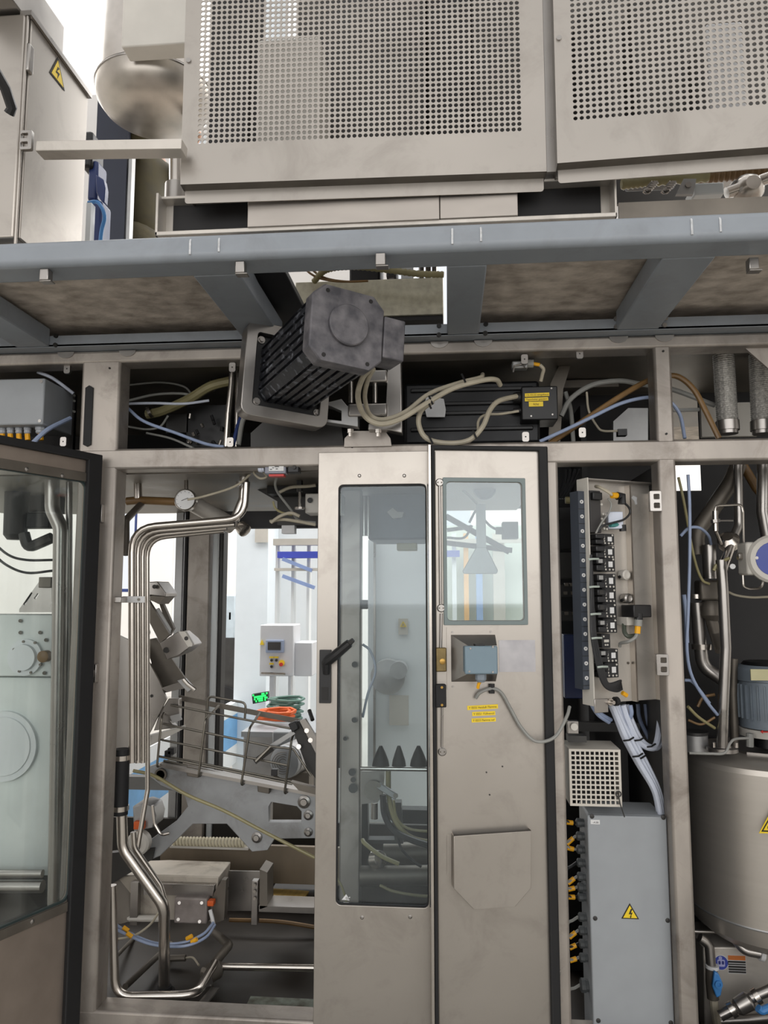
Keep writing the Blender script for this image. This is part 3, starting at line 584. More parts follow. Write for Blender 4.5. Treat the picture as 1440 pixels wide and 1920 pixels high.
# cable clipped under the box
cg = thing('sensor_cable', 'grey cable clipped beneath the blue-grey box and looping down to the right', 'cable', Mb @ Vector((x, -.02, z-.3)))
def lw(M, px, py, y): a, b = loc(M, px, py, y); return M @ Vector((a, y, b))
pts = [lw(Mb, 892, 1309, -.012), lw(Mb, 901, 1298, -.02), lw(Mb, 922, 1291, -.016), lw(Mb, 940, 1299, -.016), lw(Mb, 958, 1330, -.014), lw(Mb, 978, 1365, -.018), lw(Mb, 1005, 1390, -.03), at(1040, 1382, -.05), at(1062, 1345, -.03), at(1068, 1325, -.005)]
part('cable_sheath', MB().tube(spline(pts), .0052, 8), CGY, cg)
part('clip', MB().tube([lw(Mb, 922, 1282, -.012), lw(Mb, 922, 1300, -.012)], .009, 8), BLK, cg)
# yellow labels
def strip(M, px, py, ang, wpx, hpx, body, nm, parent, tw=.9, y=-.0015):
    x, z = loc(M, px, py, y); k = mpp(-.03); w_, h_ = wpx*k, hpx*k
    R = M @ Matrix.Translation((x, 0, z)) @ Matrix.Rotation(math.radians(-ang), 4, 'Y')
    l = part(nm, MB(R).box(-w_/2, w_/2, y, y+.0012, -h_/2, h_/2), LBY, parent, label='yellow label strip with small black lettering', smooth=0)
    text('lettering', body, R @ Matrix.Translation((-w_*tw/2, y-.0006, -h_*.26)), h_*.74, INK2, l, 0, w_*tw)
strip(Mb, 905, 1326, 2.5, 56, 7.5, 'Y 0555 Heizluft Flamme', 'label_strip', d2)
strip(Mb, 907, 1338, 2, 42, 7, 'Y 0551 Füllventil', 'label_strip', d2)
strip(Mb, 907, 1350, 2, 44, 7, 'Y 0553 Flamme auf', 'label_strip', d2)
# bolt rod, lock and buffer along the left edge
def button(px, py, r=.013):
    x, z = loc(Mb, px, py); p = part('rod_guide', MB(Mb).lathe((x, 0, z), (0, -1, 0), [(0, r), (.004, r), (.006, r*.8)], 14), STM, d2)
    for s in (-.006, .006): part('screw', MB(Mb).cyl((x+s, -.0085, z), (x+s, -.005, z), .0024, 6), STD, p)
for px, py in ((824, 905), (827, 1140), (829, 1409)): button(px, py)
def rod(a, b, r=.004, m=STM): 
    p, q = loc(Mb, *a), loc(Mb, *b); part('locking_rod', MB(Mb).cyl((p[0], -.009, p[1]), (q[0], -.009, q[1]), r, 8), m, d2)
rod((824, 912), (826, 1133)); rod((827, 1150), (826, 1215)); rod((829, 1310), (828, 1400), .003)
x, z = loc(Mb, 826, 1236); part('lock_case', MB(Mb).box(x-.016, x+.016, -.02, 0, z-.036, z+.036), mat('worn_brass', (122, 106, 72), .45, .8, .3, 30), d2, bev=.003)
part('lock_barrel', MB(Mb).lathe((x+.003, -.02, z-.005), (0, -1, 0), [(0, .009), (.003, .009), (.004, .006)], 12), BRS, d2)
x, z = loc(Mb, 825, 1303); part('buffer', MB(Mb).box(x-.016, x+.016, -.026, 0, z-.034, z+.034), RUB, d2, bev=.003)
for s in (-.026, .026): part('buffer_screw', MB(Mb).cyl((x+.002, -.029, z+s), (x+.002, -.025, z+s), .004, 8), BRS, d2)
# worn area, document pocket
x0, z0 = loc(Mb, 936, 1260); x1, z1 = loc(Mb, 1003, 1200)
part('plate_patch', MB(Mb).box(x0, x1, -.0012, -.0004, z0, z1), mat('scuffed_plate', (178, 176, 178), .42, .6, .22, 16, None, .15, .05, (156, 154, 158)), d2, smooth=0)
pk = loops(Mb, [(851, 1568), (996, 1558), (996, 1665), (966, 1700), (888, 1705), (851, 1666)], -.03)
dp = part('document_pocket', MB(Mb).plate(pk, (), -.03, -.027), STS, d2, bev=.001)
pk2 = [(x*1.0, z) for x, z in pk]; fl = MB(Mb)
for (a, b) in ((2, 3), (3, 4), (4, 5), (5, 0), (1, 2)):
    (ax, az), (bx2, bz2) = pk[a], pk[b]; part('pocket_side', MB(Mb).add([(ax, -.029, az), (bx2, -.029, bz2), (bx2-.002, -.0005, bz2), (ax-.002, -.0005, az), (ax*.999, -.029, az+.002), (bx2*.999, -.029, bz2+.002), (bx2, -.0005, bz2+.002), (ax, -.0005, az+.002)], [(0, 1, 2, 3), (7, 6, 5, 4), (0, 4, 5, 1), (1, 5, 6, 2), (2, 6, 7, 3), (3, 7, 4, 0)]), STS, dp, smooth=0)
part('pocket_flange', MB(Mb).plate(loops(Mb, [(838, 1566), (846, 1566), (846, 1648), (838, 1640)], -.002), (), -.003, -.0004), STS, dp)
for px, py in ((912, 1448), (942, 1437), (918, 1490)):
    x, z = loc(Mb, px, py); part('rivet', MB(Mb).cyl((x, -.002, z), (x, 0, z), .0025, 8), DGY, d2)
# left glazed door, swung open towards the viewer
Hn = at(185, 860, -.03); dirv = Vector((-.134, -.305, 0)).normalized(); Fr_ = Vector((Hn.x, Hn.y, 0))+dirv*.74
Mc = frame2(Fr_, Vector((Hn.x, Hn.y, 0))); W3 = .74
z3 = loc(Mc, 170, 850)[1]; z3 = (loc(Mc, 184, 856)[1]+loc(Mc, 2, 819)[1])/2
d3 = thing('machine_door', 'wide glazed steel door swung open at the left edge, black seal along its rim', 'door', (Hn.x, Hn.y, .12))
gx1 = loc(Mc, 146, 1300)[0]; gz1 = loc(Mc, 100, 893)[1]; gz0 = loc(Mc, 108, 1690)[1]; gz0 = (gz0+loc(Mc, 2, 1748)[1])/2
part('door_panel', MB(Mc).plate([(0, .12), (W3, .12), (W3, z3), (0, z3)], [rrect(.09, gx1, gz0, gz1, .025)], 0, .02), mat('warm_stainless_door', (160, 148, 138), .42, .7, .08, 12, None, .08), d3, bev=.002)
part('seal', MB(Mc).plate([(.004, .12), (W3+.003, .12), (W3+.003, z3+.003), (.004, z3+.003)], [[(.07, .2), (W3-.052, .2), (W3-.052, z3-.022), (.07, z3-.022)]], -.018, 0), RUB, d3, bev=.004)
part('window_glass', MB(Mc).box(.085, gx1+.005, .006, .011, gz0-.005, gz1+.005), GLS, d3)
part('glass_seal', MB(Mc).plate(rrect(.089, gx1+.001, gz0-.001, gz1+.001, .025), [rrect(.094, gx1-.006, gz0+.006, gz1-.005, .022)], -.001, .006), mat('dark_green_seal', (44, 56, 56), .5), d3)
part('glazing_bar', MB(Mc).box(.08, gx1+.012, -.006, 0, gz1-.002, gz1+.028), STD, d3, bev=.001); part('glazing_bar', MB(Mc).box(.08, gx1+.012, -.006, 0, gz0-.03, gz0-.002), STD, d3, bev=.001)
for px, py in ((50, 880), (117, 892), (60, 1728)):
    x, z = loc(Mc, px, py, -.006); part('screw', MB(Mc).lathe((x, -.006, z), (0, -1, 0), [(0, .007), (.002, .007), (.004, .003)], 10), STM, d3)
# ------------------------------------------------------------------ drive motor on its swung-out bracket
Fl, Cp = at(536, 712, -.10), at(652, 614, -.52)
ax = (Cp-Fl).normalized(); sd = (-ax).cross(Vector((0, 0, 1))).normalized(); up = sd.cross(-ax)   # sd: sideways, to the right seen from the front
rot = Matrix(((sd.x, -ax.x, up.x, 0), (sd.y, -ax.y, up.y, 0), (sd.z, -ax.z, up.z, 0), (0, 0, 0, 1)))
roll = Matrix.Rotation(math.radians(4), 4, 'Y')
Mm = Matrix.Translation(Cp) @ rot @ roll             # local: x right, z up, y back along the shaft, origin in the middle of the cap
L = (Fl-Cp).length
dm = thing('drive_motor', 'big dark square drive motor with cast end cap jutting out above the doors', 'motor', Mm @ Vector((0, L/2, -.11)))
R_ = .104; c_ = .032
def octa(r, c): return [(r, -r+c), (r, r-c), (r-c, r), (-r+c, r), (-r, r-c), (-r, -r+c), (-r+c, -r), (r-c, -r)]
part('end_cap', MB(Mm).plate(octa(R_, c_), (), 0, .05), MOT, dm, bev=.004)
part('cap_disc', MB(Mm).lathe((0, 0, .004), (0, -1, 0), [(0, .056), (.010, .056), (.013, .053)], 32), MOT, dm)
for sx, sz in ((-.062, .088), (.062, .088), (-.062, -.088), (.062, -.088)):
    part('cap_screw', MB(Mm).cyl((sx, -.001, sz), (sx, .01, sz), .006, 8), INK, dm)
prof = []
r2 = R_-.008
def fin(side, n=6):                                   # grooved extrusion profile
    out = []
    for i in range(n):
        t = -r2+.03+i*(2*r2-.06)/(n-1); out += [(t-.008, 0), (t-.007, -.008), (t+.001, -.008), (t+.002, 0)]
    return out
def sidepts():
    P = []
    for q in range(4):
        a = math.radians(90*q); ca, sa = math.cos(a), math.sin(a)
        for t, d in [(-r2+c_*.7, 0)]+fin(q)+[(r2-c_*.7, 0)]:
            x, z = r2+d, t; P.append((x*ca-z*sa, x*sa+z*ca))
    return P
part('finned_body', MB(Mm).plate(sidepts(), (), .05, L-.03), MOB, dm, smooth=0)
part('mounting_flange', MB(Mm).plate(octa(R_+.012, .02), (), L-.03, L), BLK, dm, bev=.004)
for sx, sz in ((-.1, .1), (.1, .1), (-.1, -.1), (.1, -.1)): part('flange_bolt', MB(Mm).lathe((sx, L-.03, sz), (0, -1, 0), [(0, .012), (.006, .012), (.006, .008), (.014, .008)], 10), STM, dm)
tbx = MB(Mm).box(R_+.002, R_+.066, .0, .085, -.058, .058); part('terminal_box', tbx, MOT, dm, bev=.004)
part('terminal_box_base', MB(Mm).box(R_-.012, R_+.004, .012, .1, -.065, .065), MOB, dm, bev=.003)
# bracket (frame + arm) and hinge block
Mk = Mm @ Matrix.Translation((0, L+.002, 0))
bk = thing('motor_bracket', 'aluminium hinged bracket holding the dark drive motor', 'bracket', Mk @ Vector((0, 0, -.16)))
q = .152
part('frame_plate', MB(Mk).plate(rrect(-q, q-.02, -q, q, .03), [rrect(-q+.035, q-.05, -q+.035, q-.035, .012)], -.055, .004), STM, bk, bev=.004)
part('back_plate', MB(Mk).box(-q+.02, q-.03, .004, .012, -q+.02, q-.02), BLK, bk)
k_ = mpp(-.04)
xh, zh = loc(Mk, 628, 770, -.01)
arm = MB().pplate([(594, 771), (600, 752), (612, 755), (640, 748), (650, 760), (671, 776), (671, 800), (560, 783), (530, 778), (540, 772), (575, 777)], -.06, .05, [[(606, 768), (604, 758), (622, 762), (640, 770), (640, 789), (612, 786)], [(595+2*math.cos(t*.8), 781+2*math.sin(t*.8)) for t in range(7)]])
part('arm_plate', arm, ALU, bk, bev=.002)
hbk = thing('hinge_block', 'steel hinge block with two pins beside the drive motor', 'hinge', at(715, 850, -.03))
part('block', MB().pplate([(728, 672), (752, 668), (754, 812), (728, 806), (690, 806), (690, 795), (722, 790)], -.05, .05), STM, hbk, bev=.003)
part('knuckle', MB().pbox(684, 693, 726, 716, -.07, .05), STM, hbk, bev=.006); part('knuckle', MB().pbox(652, 756, 726, 780, -.07, .05), STM, hbk, bev=.006)
for x in (658, 703): part('pin', MB().cyl(at(x, 716, -.05), at(x, 756, -.05), .008, 12), STP, hbk)
for x in (657, 709): part('nut', MB().lathe(at(x, 805, -.045), (0, 0, -1), [(0, .011), (.012, .011), (.012, .007), (.024, .007)], 6), STP, hbk)
part('base_lug', MB().pplate([(645, 838), (646, 822), (660, 808), (722, 808), (732, 822), (734, 836)], -.012, .02), STF, hbk)
# motor cables, looping
def loop(name, pts, r, m, lab, cat='cable', grp=None): return solo(name, MB().tube(spline([at(*p) for p in pts]), r, 9), m, lab, cat, grp)
loop('motor_cable', [(697, 688, -.42), (680, 708, -.36), (671, 745, -.24), (684, 780, -.14), (712, 795, -.12), (750, 786, -.1), (800, 756, -.08), (850, 728, -.06), (905, 713, -.03), (930, 712, 0), (938, 722, .03)], .0085, CAB, 'thick cream cable from the drive motor, lower strand of its loop')
loop('motor_cable', [(700, 692, -.40), (690, 712, -.33), (684, 745, -.2), (694, 778, -.1), (720, 786, -.09), (760, 772, -.07), (805, 738, -.05), (860, 718, -.03), (900, 708, 0), (905, 702, .04)], .007, CAB, 'cream cable from the drive motor, upper strand of its loop')
loop('motor_cable', [(812, 752, -.03), (790, 770, -.03), (785, 795, -.03), (800, 822, -.03), (840, 831, -.03), (880, 825, -.03), (905, 800, -.02), (918, 770, 0), (935, 752, .03), (968, 743, .09)], .0085, CAB, 'thick cream cable hanging in a loop below the labelled black box')
loop('motor_cable', [(878, 830, -.01), (895, 815, 0), (897, 790, .02), (910, 778, .04), (940, 776, .07), (972, 771, .09)], .0045, CAB, 'thin cream cable entering the labelled black box')
for i, (px, py, Y) in enumerate(((808, 752, -.07), (805, 760, -.07), (869, 711, -.05), (890, 817, -.03), (808, 826, -.03))):
    p = at(px, py, Y); c = MB().tube([p+Vector((-.006, -.012, .014)), p+Vector((.006, -.012, -.014))], .0035, 6); solo('cable_tie', c, BLK, 'black tie around the looped motor cables, ' + ['upper one left of the pale plate', 'lower one left of the pale plate', 'near the top bend', 'at the lower right of the hanging loop', 'at the lower left of the hanging loop'][i], 'cable tie')
# black servo unit with labelled box
sv = thing('servo_unit', 'long black servo unit lying in the top bay right of the drive motor', 'motor', at(880, 832, .2))
part('body', MB().pbox(758, 716, 1012, 832, .17, .3), mat('black_anodised', (24, 25, 28), .45, .3, .2, 20), sv, bev=.01)
for y in (726, 752, 770, 800): part('rib', MB().pbox(770, y, 1000, y+7, .158, .014), BLK, sv, bev=.003)
part('rating_plate', MB().pplate([(800, 742), (832, 748), (836, 768), (834, 782), (800, 782), (795, 760)], .135, .01), ALU, sv)
lb = thing('connection_box', 'black connection box with three yellow labels in the top bay', 'junction box', at(1012, 787, .11))
Ml = Matrix.Translation((0, .1, 0))
part('box', MB().pbox(978, 724, 1046, 787, .10, .12), BLK, lb, bev=.004)
for i, (py, hh_) in enumerate(((746, 22), (770, 11))):
    p = at(969, py, .14); part('cable_gland', MB().lathe(p, (1, 0, 0), [(-.012, .4*hh_*k_*1.1), (0, .5*hh_*k_*1.1), (.02, .5*hh_*k_*1.1), (.022, .36*hh_*k_)], 12), DGY, lb)
for px, py in ((1034, 728), (1036, 777), (996, 780)): p = at(px, py, .097); part('screw', MB().cyl(p, p+Vector((0, .006, 0)), .003, 8), STM, lb)
I0 = Matrix.Translation((0, .0985, 0))
strip(I0, 1007, 740, 1, 48, 7, '15.10.22 eingebaut', 'label_strip', lb); strip(I0, 1006, 748.5, 1, 46, 7, 'Tippschalter geändert', 'label_strip', lb)
strip(I0, 1005, 757.5, 0, 28, 10, 'Achse', 'label_strip', lb, .4)
# plug above, slanted post
pl = thing('connector_plug', 'grey cable plug with yellow marker hanging near the top of the right bay', 'plug', at(985, 690, .05))
part('hood', MB().pbox(960, 676, 990, 690, .05, .035), ALU, pl, bev=.005); part('latch', MB().tube([at(962, 698, .04), at(964, 686, .04), at(980, 682, .04), at(984, 690, .04)], .003, 6), STM, pl)
part('gland', MB().cyl(at(989, 682, .065), at(1000, 682, .065), .014, 10), CGY, pl); part('yellow_marker', MB().cyl(at(1000, 682, .065), at(1012, 684, .065), .006, 8), YEL, pl)
part('tail', MB().ptube([(1012, 684, .065), (1019, 692, .07), (1017, 702, .08), (1014, 715, .09)], .006, 8), CAB, pl)
sp_ = thing('slanted_brace', 'dark grey slanted brace behind the labelled black box', 'brace', at(1050, 835, .3))
part('brace', MB().pplate([(1046, 690), (1064, 665), (1076, 665), (1056, 730), (1050, 835), (1028, 835), (1032, 720)], .28, .04), STD, sp_)
# hoses and tubes of the right bay
loop('brown_hose', [(1030, 832, .09), (1060, 812, .1), (1110, 778, .1), (1165, 742, .1), (1215, 714, .11), (1250, 705, .14), (1275, 708, .14), (1302, 732, .13), (1325, 775, .12), (1348, 822, .11)], .0095, HOB, 'brown rubber hose arching behind the post of the right bay', 'hose')
loop('pale_tube', [(1012, 828, .06), (1060, 806, .06), (1110, 782, .07), (1160, 758, .08), (1200, 747, .09), (1232, 745, .1), (1255, 752, .12), (1275, 778, .12), (1284, 822, .1)], .006, TBL, 'pale blue tube curving across the right bay towards the post', 'tube')
loop('grey_tube', [(1052, 780, .22), (1070, 748, .22), (1110, 722, .22), (1160, 714, .22), (1200, 720, .24), (1260, 730, .24), (1340, 760, .26)], .009, CGY, 'grey tube arching high across the back of the right bay', 'tube')
loop('white_tube', [(1060, 735, .3), (1070, 770, .3), (1075, 830, .3)], .008, CGY, 'short grey tube dropping behind the slanted brace', 'tube')
loop('thin_cable', [(1100, 735, .2), (1104, 770, .2), (1120, 800, .2), (1132, 808, .2), (1160, 808, .18)], .004, CAB, 'thin pale cable sagging behind the brown hose', 'cable')
sb2 = thing('side_plates', 'pale bent plates deep inside the right top bay', 'plate', at(1170, 832, .4))
part('bent_plate', MB().pplate([(1150, 835), (1150, 790), (1178, 765), (1215, 765), (1215, 835)], .4, .03), ALU, sb2); part('tray', MB().pbox(1050, 712, 1160, 726, .45, .05), STD, sb2)
part('black_plug', MB().pbox(1159, 804, 1176, 816, .17, .03), BLK, sb2)
# left bay
loop('thick_hose', [(276, 777, .34), (300, 772, .33), (330, 760, .32), (360, 745, .3), (395, 724, .28), (432, 714, .27)], .0185, HOY, 'thick yellow-grey hose in the left top bay', 'hose')
for px, py, lab in ((281, 772, 'lower left steel clamp on the thick yellow-grey hose'), (399, 722, 'upper right steel clamp on the thick yellow-grey hose')):
    p = at(px, py, .31); solo('hose_clamp', MB().lathe(p, (1, .05, .45), [(-.006, .0215), (-.006, .0225), (.006, .0225), (.006, .0215)], 16), STP, lab, 'clamp')
loop('pale_tube', [(238, 764, .12), (270, 790, .1), (330, 812, .08), (385, 832, .05), (420, 838, .03)], .0055, TBL, 'pale blue tube slanting down across the left top bay', 'tube')
loop('pale_tube', [(238, 757, .2), (290, 756, .2), (345, 757, .22), (392, 751, .24)], .005, TWH, 'short white tube running level in the left top bay', 'tube')
loop('dark_tube', [(240, 722, .34), (300, 717, .34), (345, 725, .36), (362, 745, .38)], .004, CGY, 'thin grey tube arching at the back of the left top bay', 'tube')
loop('dark_tube', [(238, 752, .3), (290, 740, .3), (340, 738, .3), (370, 744, .3)], .005, CGY, 'thin grey tube in a flat arch behind the thick hose', 'tube')
loop('dark_tube', [(240, 800, .25), (275, 805, .25), (300, 800, .26), (315, 780, .28)], .004, CGY, 'thin grey tube curling below the thick hose', 'tube')
loop('dark_tube', [(275, 812, .2), (320, 822, .16), (362, 840, .1)], .004, CGY, 'thin grey tube at the bottom of the left top bay', 'tube')
dpl = thing('grey_block', 'dark grey square block behind the hoses of the left bay', 'block', at(332, 840, .42)); part('block', MB().pbox(311, 775, 354, 812, .42, .1), DGY, dpl, bev=.003); part('plate', MB().pbox(240, 690, 360, 730, .5, .05), DRK, dpl)
part('bracket', MB().pplate([(354, 690), (395, 690), (395, 720), (372, 735), (352, 712)], .46, .03), STD, dpl)
solo('vertical_pipe', MB().tube(fillet([at(436, 690, .13), at(434, 720, .13), at(428, 775, .13), at(424, 838, .13)], .03), .0105, 12), STP, 'polished vertical pipe in the left top bay beside the motor bracket', 'pipe')
solo('vertical_pipe', MB().tube(fillet([at(447, 690, .17), at(445, 740, .17), at(443, 838, .17)], .03), .008, 12), STP, 'second polished pipe just right behind the first in the left bay', 'pipe')
loop('blue_hose', [(458, 770, .12), (447, 795, .1), (437, 835, .08)], .007, DBL, 'short dark blue hose under the motor bracket', 'hose')
loop('grey_hose', [(468, 772, .1), (455, 790, .09), (447, 835, .07)], .0085, CGY, 'short pale grey hose under the motor bracket beside the blue one', 'hose')
ft = thing('fitting_cluster', 'cluster of small shiny fittings low in the left top bay', 'fittings', at(390, 838, .3)); random.seed(3)
for i in range(14):
    p = at(random.uniform(352, 418), random.uniform(775, 832), .3+random.uniform(0, .1)); part('fitting', MB().cyl(p, p+Vector((random.uniform(-.01, .02), 0, random.uniform(-.022, -.012))), .006, 8), STP if i % 2 else BLK, ft)
part('manifold', MB().pbox(350, 760, 425, 838, .42, .05), BLK, ft)
solo('inner_plate', MB().pplate([(470, 838), (470, 812), (500, 785), (640, 800), (645, 838)], .06, .02), DGY, 'grey plate standing behind the motor bracket above the middle rail', 'plate')
# braided hoses right
def braid(name, a, b, r, lab):
    t = thing(name, lab, 'hose', b)
    P = [a.lerp(b, i/70) for i in range(71)]
    part('braid', MB().tube(P, r, 14, rad=[r*(1.05 if i % 2 else .95) for i in range(71)]), BRD, t, smooth=0)
    d = (a-b).normalized(); part('ferrule', MB().lathe(b-d*.035, d, [(0, r*.95), (.012, r*.95), (.012, r*1.12), (.045, r*1.12), (.048, r)], 18), STM, t); return t
BRD = mat('braided_steel', (196, 194, 190), .4, .6, .35, 160, None, .1, .3)
braid('braided_hose', at(1356, 660, .2), at(1364, 795, .2), .034, 'braided steel hose, left one of two in the top right bay')
braid('braided_hose', at(1424, 660, .2), at(1429, 795, .2), .034, 'braided steel hose, right one of two in the top right bay')
wp = thing('pale_backing', 'pale plates and a dark rail behind the braided hoses', 'plate', at(1340, 820, .4)); part('plate', MB().pbox(1315, 755, 1420, 818, .42, .02), CLP, wp); part('rail', MB().pbox(1255, 655, 1440, 700, .45, .05), STD, wp); part('grey_bar', MB().pbox(1262, 765, 1312, 770, .3, .02), CGY, wp)
# grey junction box, left bay corner
jb = thing('junction_box', 'grey junction box with cable glands beneath in the upper left bay', 'junction box', at(40, 800, .02))
part('box', MB().pbox(-90, 711, 82, 797, .0, .2), BOX, jb, bev=.005)
for px, py in ((77, 715), (74, 789)): p = at(px, py, -.002); part('screw', MB().cyl(p, p+Vector((0, .005, 0)), .006, 8), STM, jb)
for i, px in enumerate((5, 20, 36, 52, 77)):
    p = at(px, 799, .05); r = .013 if i < 4 else .019
    g = part('cable_gland', MB().lathe(p, (0, 0, -1), [(0, r*.8), (.004, r), (.014, r), (.016, r*.85), (.024, r*.9), (.028, r*.6)], 10), mat('gland_grey_%d' % i, (168, 172, 178), .45, 0, .04), jb)
    part('yellow_marker', MB().cyl(p+Vector((0, 0, -.028)), p+Vector((.003, 0, -.05)), .009, 8), YEL, g)
solo('pale_tube', MB().ptube([(62, 830, .0), (90, 805, .02), (132, 784, .1)], .008, 8), TBL, 'pale blue tube beside the grey junction box, slanting up to the post', 'tube')
solo('white_tube', MB().ptube([(70, 697, .1), (100, 710, .12), (138, 738, .14)], .006, 8), TWH, 'white tube above the grey junction box sloping to the post', 'tube')
for i, y in enumerate((742, 752, 772)): solo('grey_tube', MB().ptube([(105, y-6, .25), (125, y-4, .22), (140, y, .2)], .0045, 7), CGY, ['upper', 'middle', 'lower'][i]+' of three thin grey tubes between junction box and post', 'tube')
part('bay_shade', MB().pbox(-200, 660, 140, 850, .5, .02), DRK, mf)  # near-black sheet standing in for the shade deep in the left bay
# ------------------------------------------------------------------ left opening: pipework in front
Yp = .13
def pipe(name, pts, r, lab, m=STP, fr=.05, n=12, cat='pipe', grp=None):
    return solo(name, MB().tube(fillet([at(*p) for p in pts], fr, 6), r, n), m, lab, cat, grp)
pipe('bent_pipe', [(248, 1430, Yp), (247, 990, Yp), (458, 972, Yp+.02), (462, 905, Yp+.02)], .0125, 'outermost bent stainless pipe of the bundle along the left post', fr=.09)
pipe('bent_pipe', [(259, 1430, Yp+.03), (258, 998, Yp+.03), (440, 983, Yp+.05)], .0105, 'second bent stainless pipe from the left in the bundle', fr=.085)
pipe('bent_pipe', [(268, 1430, Yp+.055), (267, 1005, Yp+.055), (425, 990, Yp+.07)], .0095, 'third bent stainless pipe from the left in the bundle', fr=.08)
pipe('bent_pipe', [(243, 1690, Yp+.09)][:0]+[(256, 1600, Yp+.05), (277, 1480, Yp+.08), (276, 1010, Yp+.08), (420, 995, Yp+.09)], .0085, 'innermost thin bent stainless pipe of the bundle', fr=.075)
pc = thing('pipe_clamp', 'pale clamp strip holding the pipe bundle to the left post', 'clamp', at(245, 1130, Yp-.02))
part('strap', MB().pbox(229, 1118, 271, 1130, Yp-.018, .004), WHT, pc, bev=.001); part('stud', MB().pbox(211, 1119, 227, 1130, .02, .05), STM, pc, bev=.002); part('screw', MB().cyl(at(260, 1124, Yp-.022), at(260, 1124, Yp-.016), .005, 8), STD, pc)
sl = thing('rubber_sleeve', 'black rubber sleeve with two steel clamps around the pipe bundle', 'sleeve', at(227, 1526, Yp))
ca, cb = at(229, 1404, Yp), at(225, 1527, Yp)
part('sleeve', MB().tube([ca, ca.lerp(cb, .5), cb], .026, 18), RUB, sl)
for f in (.13, .9):
    c = ca.lerp(cb, f); part('clamp_band', MB().lathe(c+Vector((0, 0, -.008)), (0, 0, 1), [(0, .0265), (0, .0285), (.016, .0285), (.016, .0265)], 18).box(c.x-.042, c.x-.024, c.y-.012, c.y+.0, c.z-.005, c.z+.005), STP, sl)
pipe('riser_pipe', [(228, 1520, Yp), (230, 1590, Yp), (308, 1700, Yp), (308, 1848, Yp+.1)], .0185, 'thick polished pipe bending right below the black sleeve', fr=.07, n=14)
pipe('riser_pipe', [(250, 1560, Yp+.04), (252, 1590, Yp+.04), (300, 1660, Yp+.06), (312, 1700, Yp+.06), (312, 1790, Yp+.1)], .010, 'thin polished pipe running alongside the thick bent one below the sleeve', fr=.05)
solo('pipe_boot', MB().lathe(at(308, 1862, Yp+.1), (0, 0, 1), [(0, .036), (.008, .036), (.012, .026), (.022, .024)], 16), RUB, 'black rubber boot at the foot of the thick bent pipe', 'boot')
pipe('drain_pipe', [(210, 1660, .11), (216, 1869, .11), (368, 1866, .12), (402, 1806, .36)], .0145, 'polished drain pipe turning along the sill at the lower left', fr=.06, n=14)
pu = thing('pipe_union', 'cast union where the drain pipe meets the level tube', 'fitting', at(402, 1830, .36)); c = at(398, 1822, .36)
part('body', MB().lathe(c, (.55, .8, .1), [(-.04, .018), (-.03, .03), (.02, .033), (.035, .022)], 14), STD, pu); part('nut', MB().lathe(at(386, 1842, .3), (.55, .8, .1), [(-.014, .022), (.014, .022)], 8), STM, pu)
pipe('level_pipe', [(410, 1812, .38), (592, 1815, .38), (640, 1815, .38)], .0125, 'level polished tube running right near the base pan', n=12)
pipe('dull_pipe', [(402, 1806, .40), (430, 1772, .5), (395, 1742, .7)], .016, 'dull bent pipe leading back from the cast union', STD, .03)
pipe('floor_strut', [(216, 1795, .5), (250, 1760, .8)], .008, 'thin dull strut low behind the drain pipe, upper one', STD); pipe('floor_strut', [(235, 1850, .3), (320, 1770, .7)], .011, 'dull tube strut lying on the base pan behind the drain pipe', STD)
solo('flat_bracket', MB().bar(at(404, 1853, .3), at(366, 1898, .1), .03, .006), STM, 'flat steel bracket strip lying on the sill by the union', 'bracket')
bl = thing('bleed_valve', 'small bleed valve with a curled wire on the base pan', 'valve', at(345, 1805, .6)); part('valve', MB().cyl(at(318, 1797, .6), at(348, 1796, .6), .012, 10), STD, bl); part('wire', MB().ptube([(348, 1796, .6), (362, 1796, .6), (373, 1810, .55)], .004, 6), CAB, bl)
# under the deck: flange, drop pipe, hose, gauge
fp = thing('drop_pipe', 'short polished drop pipe with a flange under the deck at left', 'pipe', at(258, 930, .3))
part('flange', MB().lathe(at(257, 893, .3)+Vector((0, 0, -.01)), (0, 0, 1), [(0, .034), (.014, .034), (.018, .025)], 18), STP, fp); part('pipe', MB().cyl(at(258, 893, .3), at(259, 935, .3), .0155, 14), STP, fp)
pipe('brown_pipe', [(238, 940, .3), (260, 938, .3), (330, 941, .3)], .0155, 'brown rubber pipe running right under the deck at left', HOB, cat='hose')
pipe('grey_elbow', [(265, 945, .3), (236, 975, .2), (236, 1040, .16)], .013, 'dull elbow tube behind the left post under the brown pipe', STD, .03)
ga = thing('pressure_gauge', 'round white dial gauge hanging below the deck', 'gauge', at(348, 957, .22)); c = at(347, 937, .22)
part('case', MB().lathe(c, (.05, -1, 0), [(-.03, .03), (-.026, .040), (.0, .040), (.004, .037), (.0, .035)], 24), STP, ga)
part('dial', MB().lathe(c, (.05, -1, 0), [(0, .0345), (.0015, .0345)], 24), WHT, ga)
part('needle', MB().bar(c+Vector((-.012, -.004, -.004)), c+Vector((.012, -.004, .006)), .003, .001), INK, ga); part('stem', MB().cyl(c+Vector((0, .01, .035)), at(349, 885, .24), .008, 10), STP, ga)
for i in range(9):
    a = math.radians(-210+i*30+180+30); q = c+Vector((math.cos(a)*.028, -.003, math.sin(a)*.028)); part('dial_tick', MB().bar(q, q+Vector((math.cos(a)*.004, 0, math.sin(a)*.004)), .0015, .001), INK, ga, smooth=0)
part('mount', MB().pbox(322, 884, 356, 890, .2, .06), STM, ga)
pipe('sight_tube', [(362, 944, .3), (436, 986, .42)], .032, 'pale grey sloping tube to the right of the dial gauge', VSH, n=18)
el = thing('pipe_elbow', 'polished elbow fitting dropping from the deck beside the gauge', 'fitting', at(455, 995, .22))
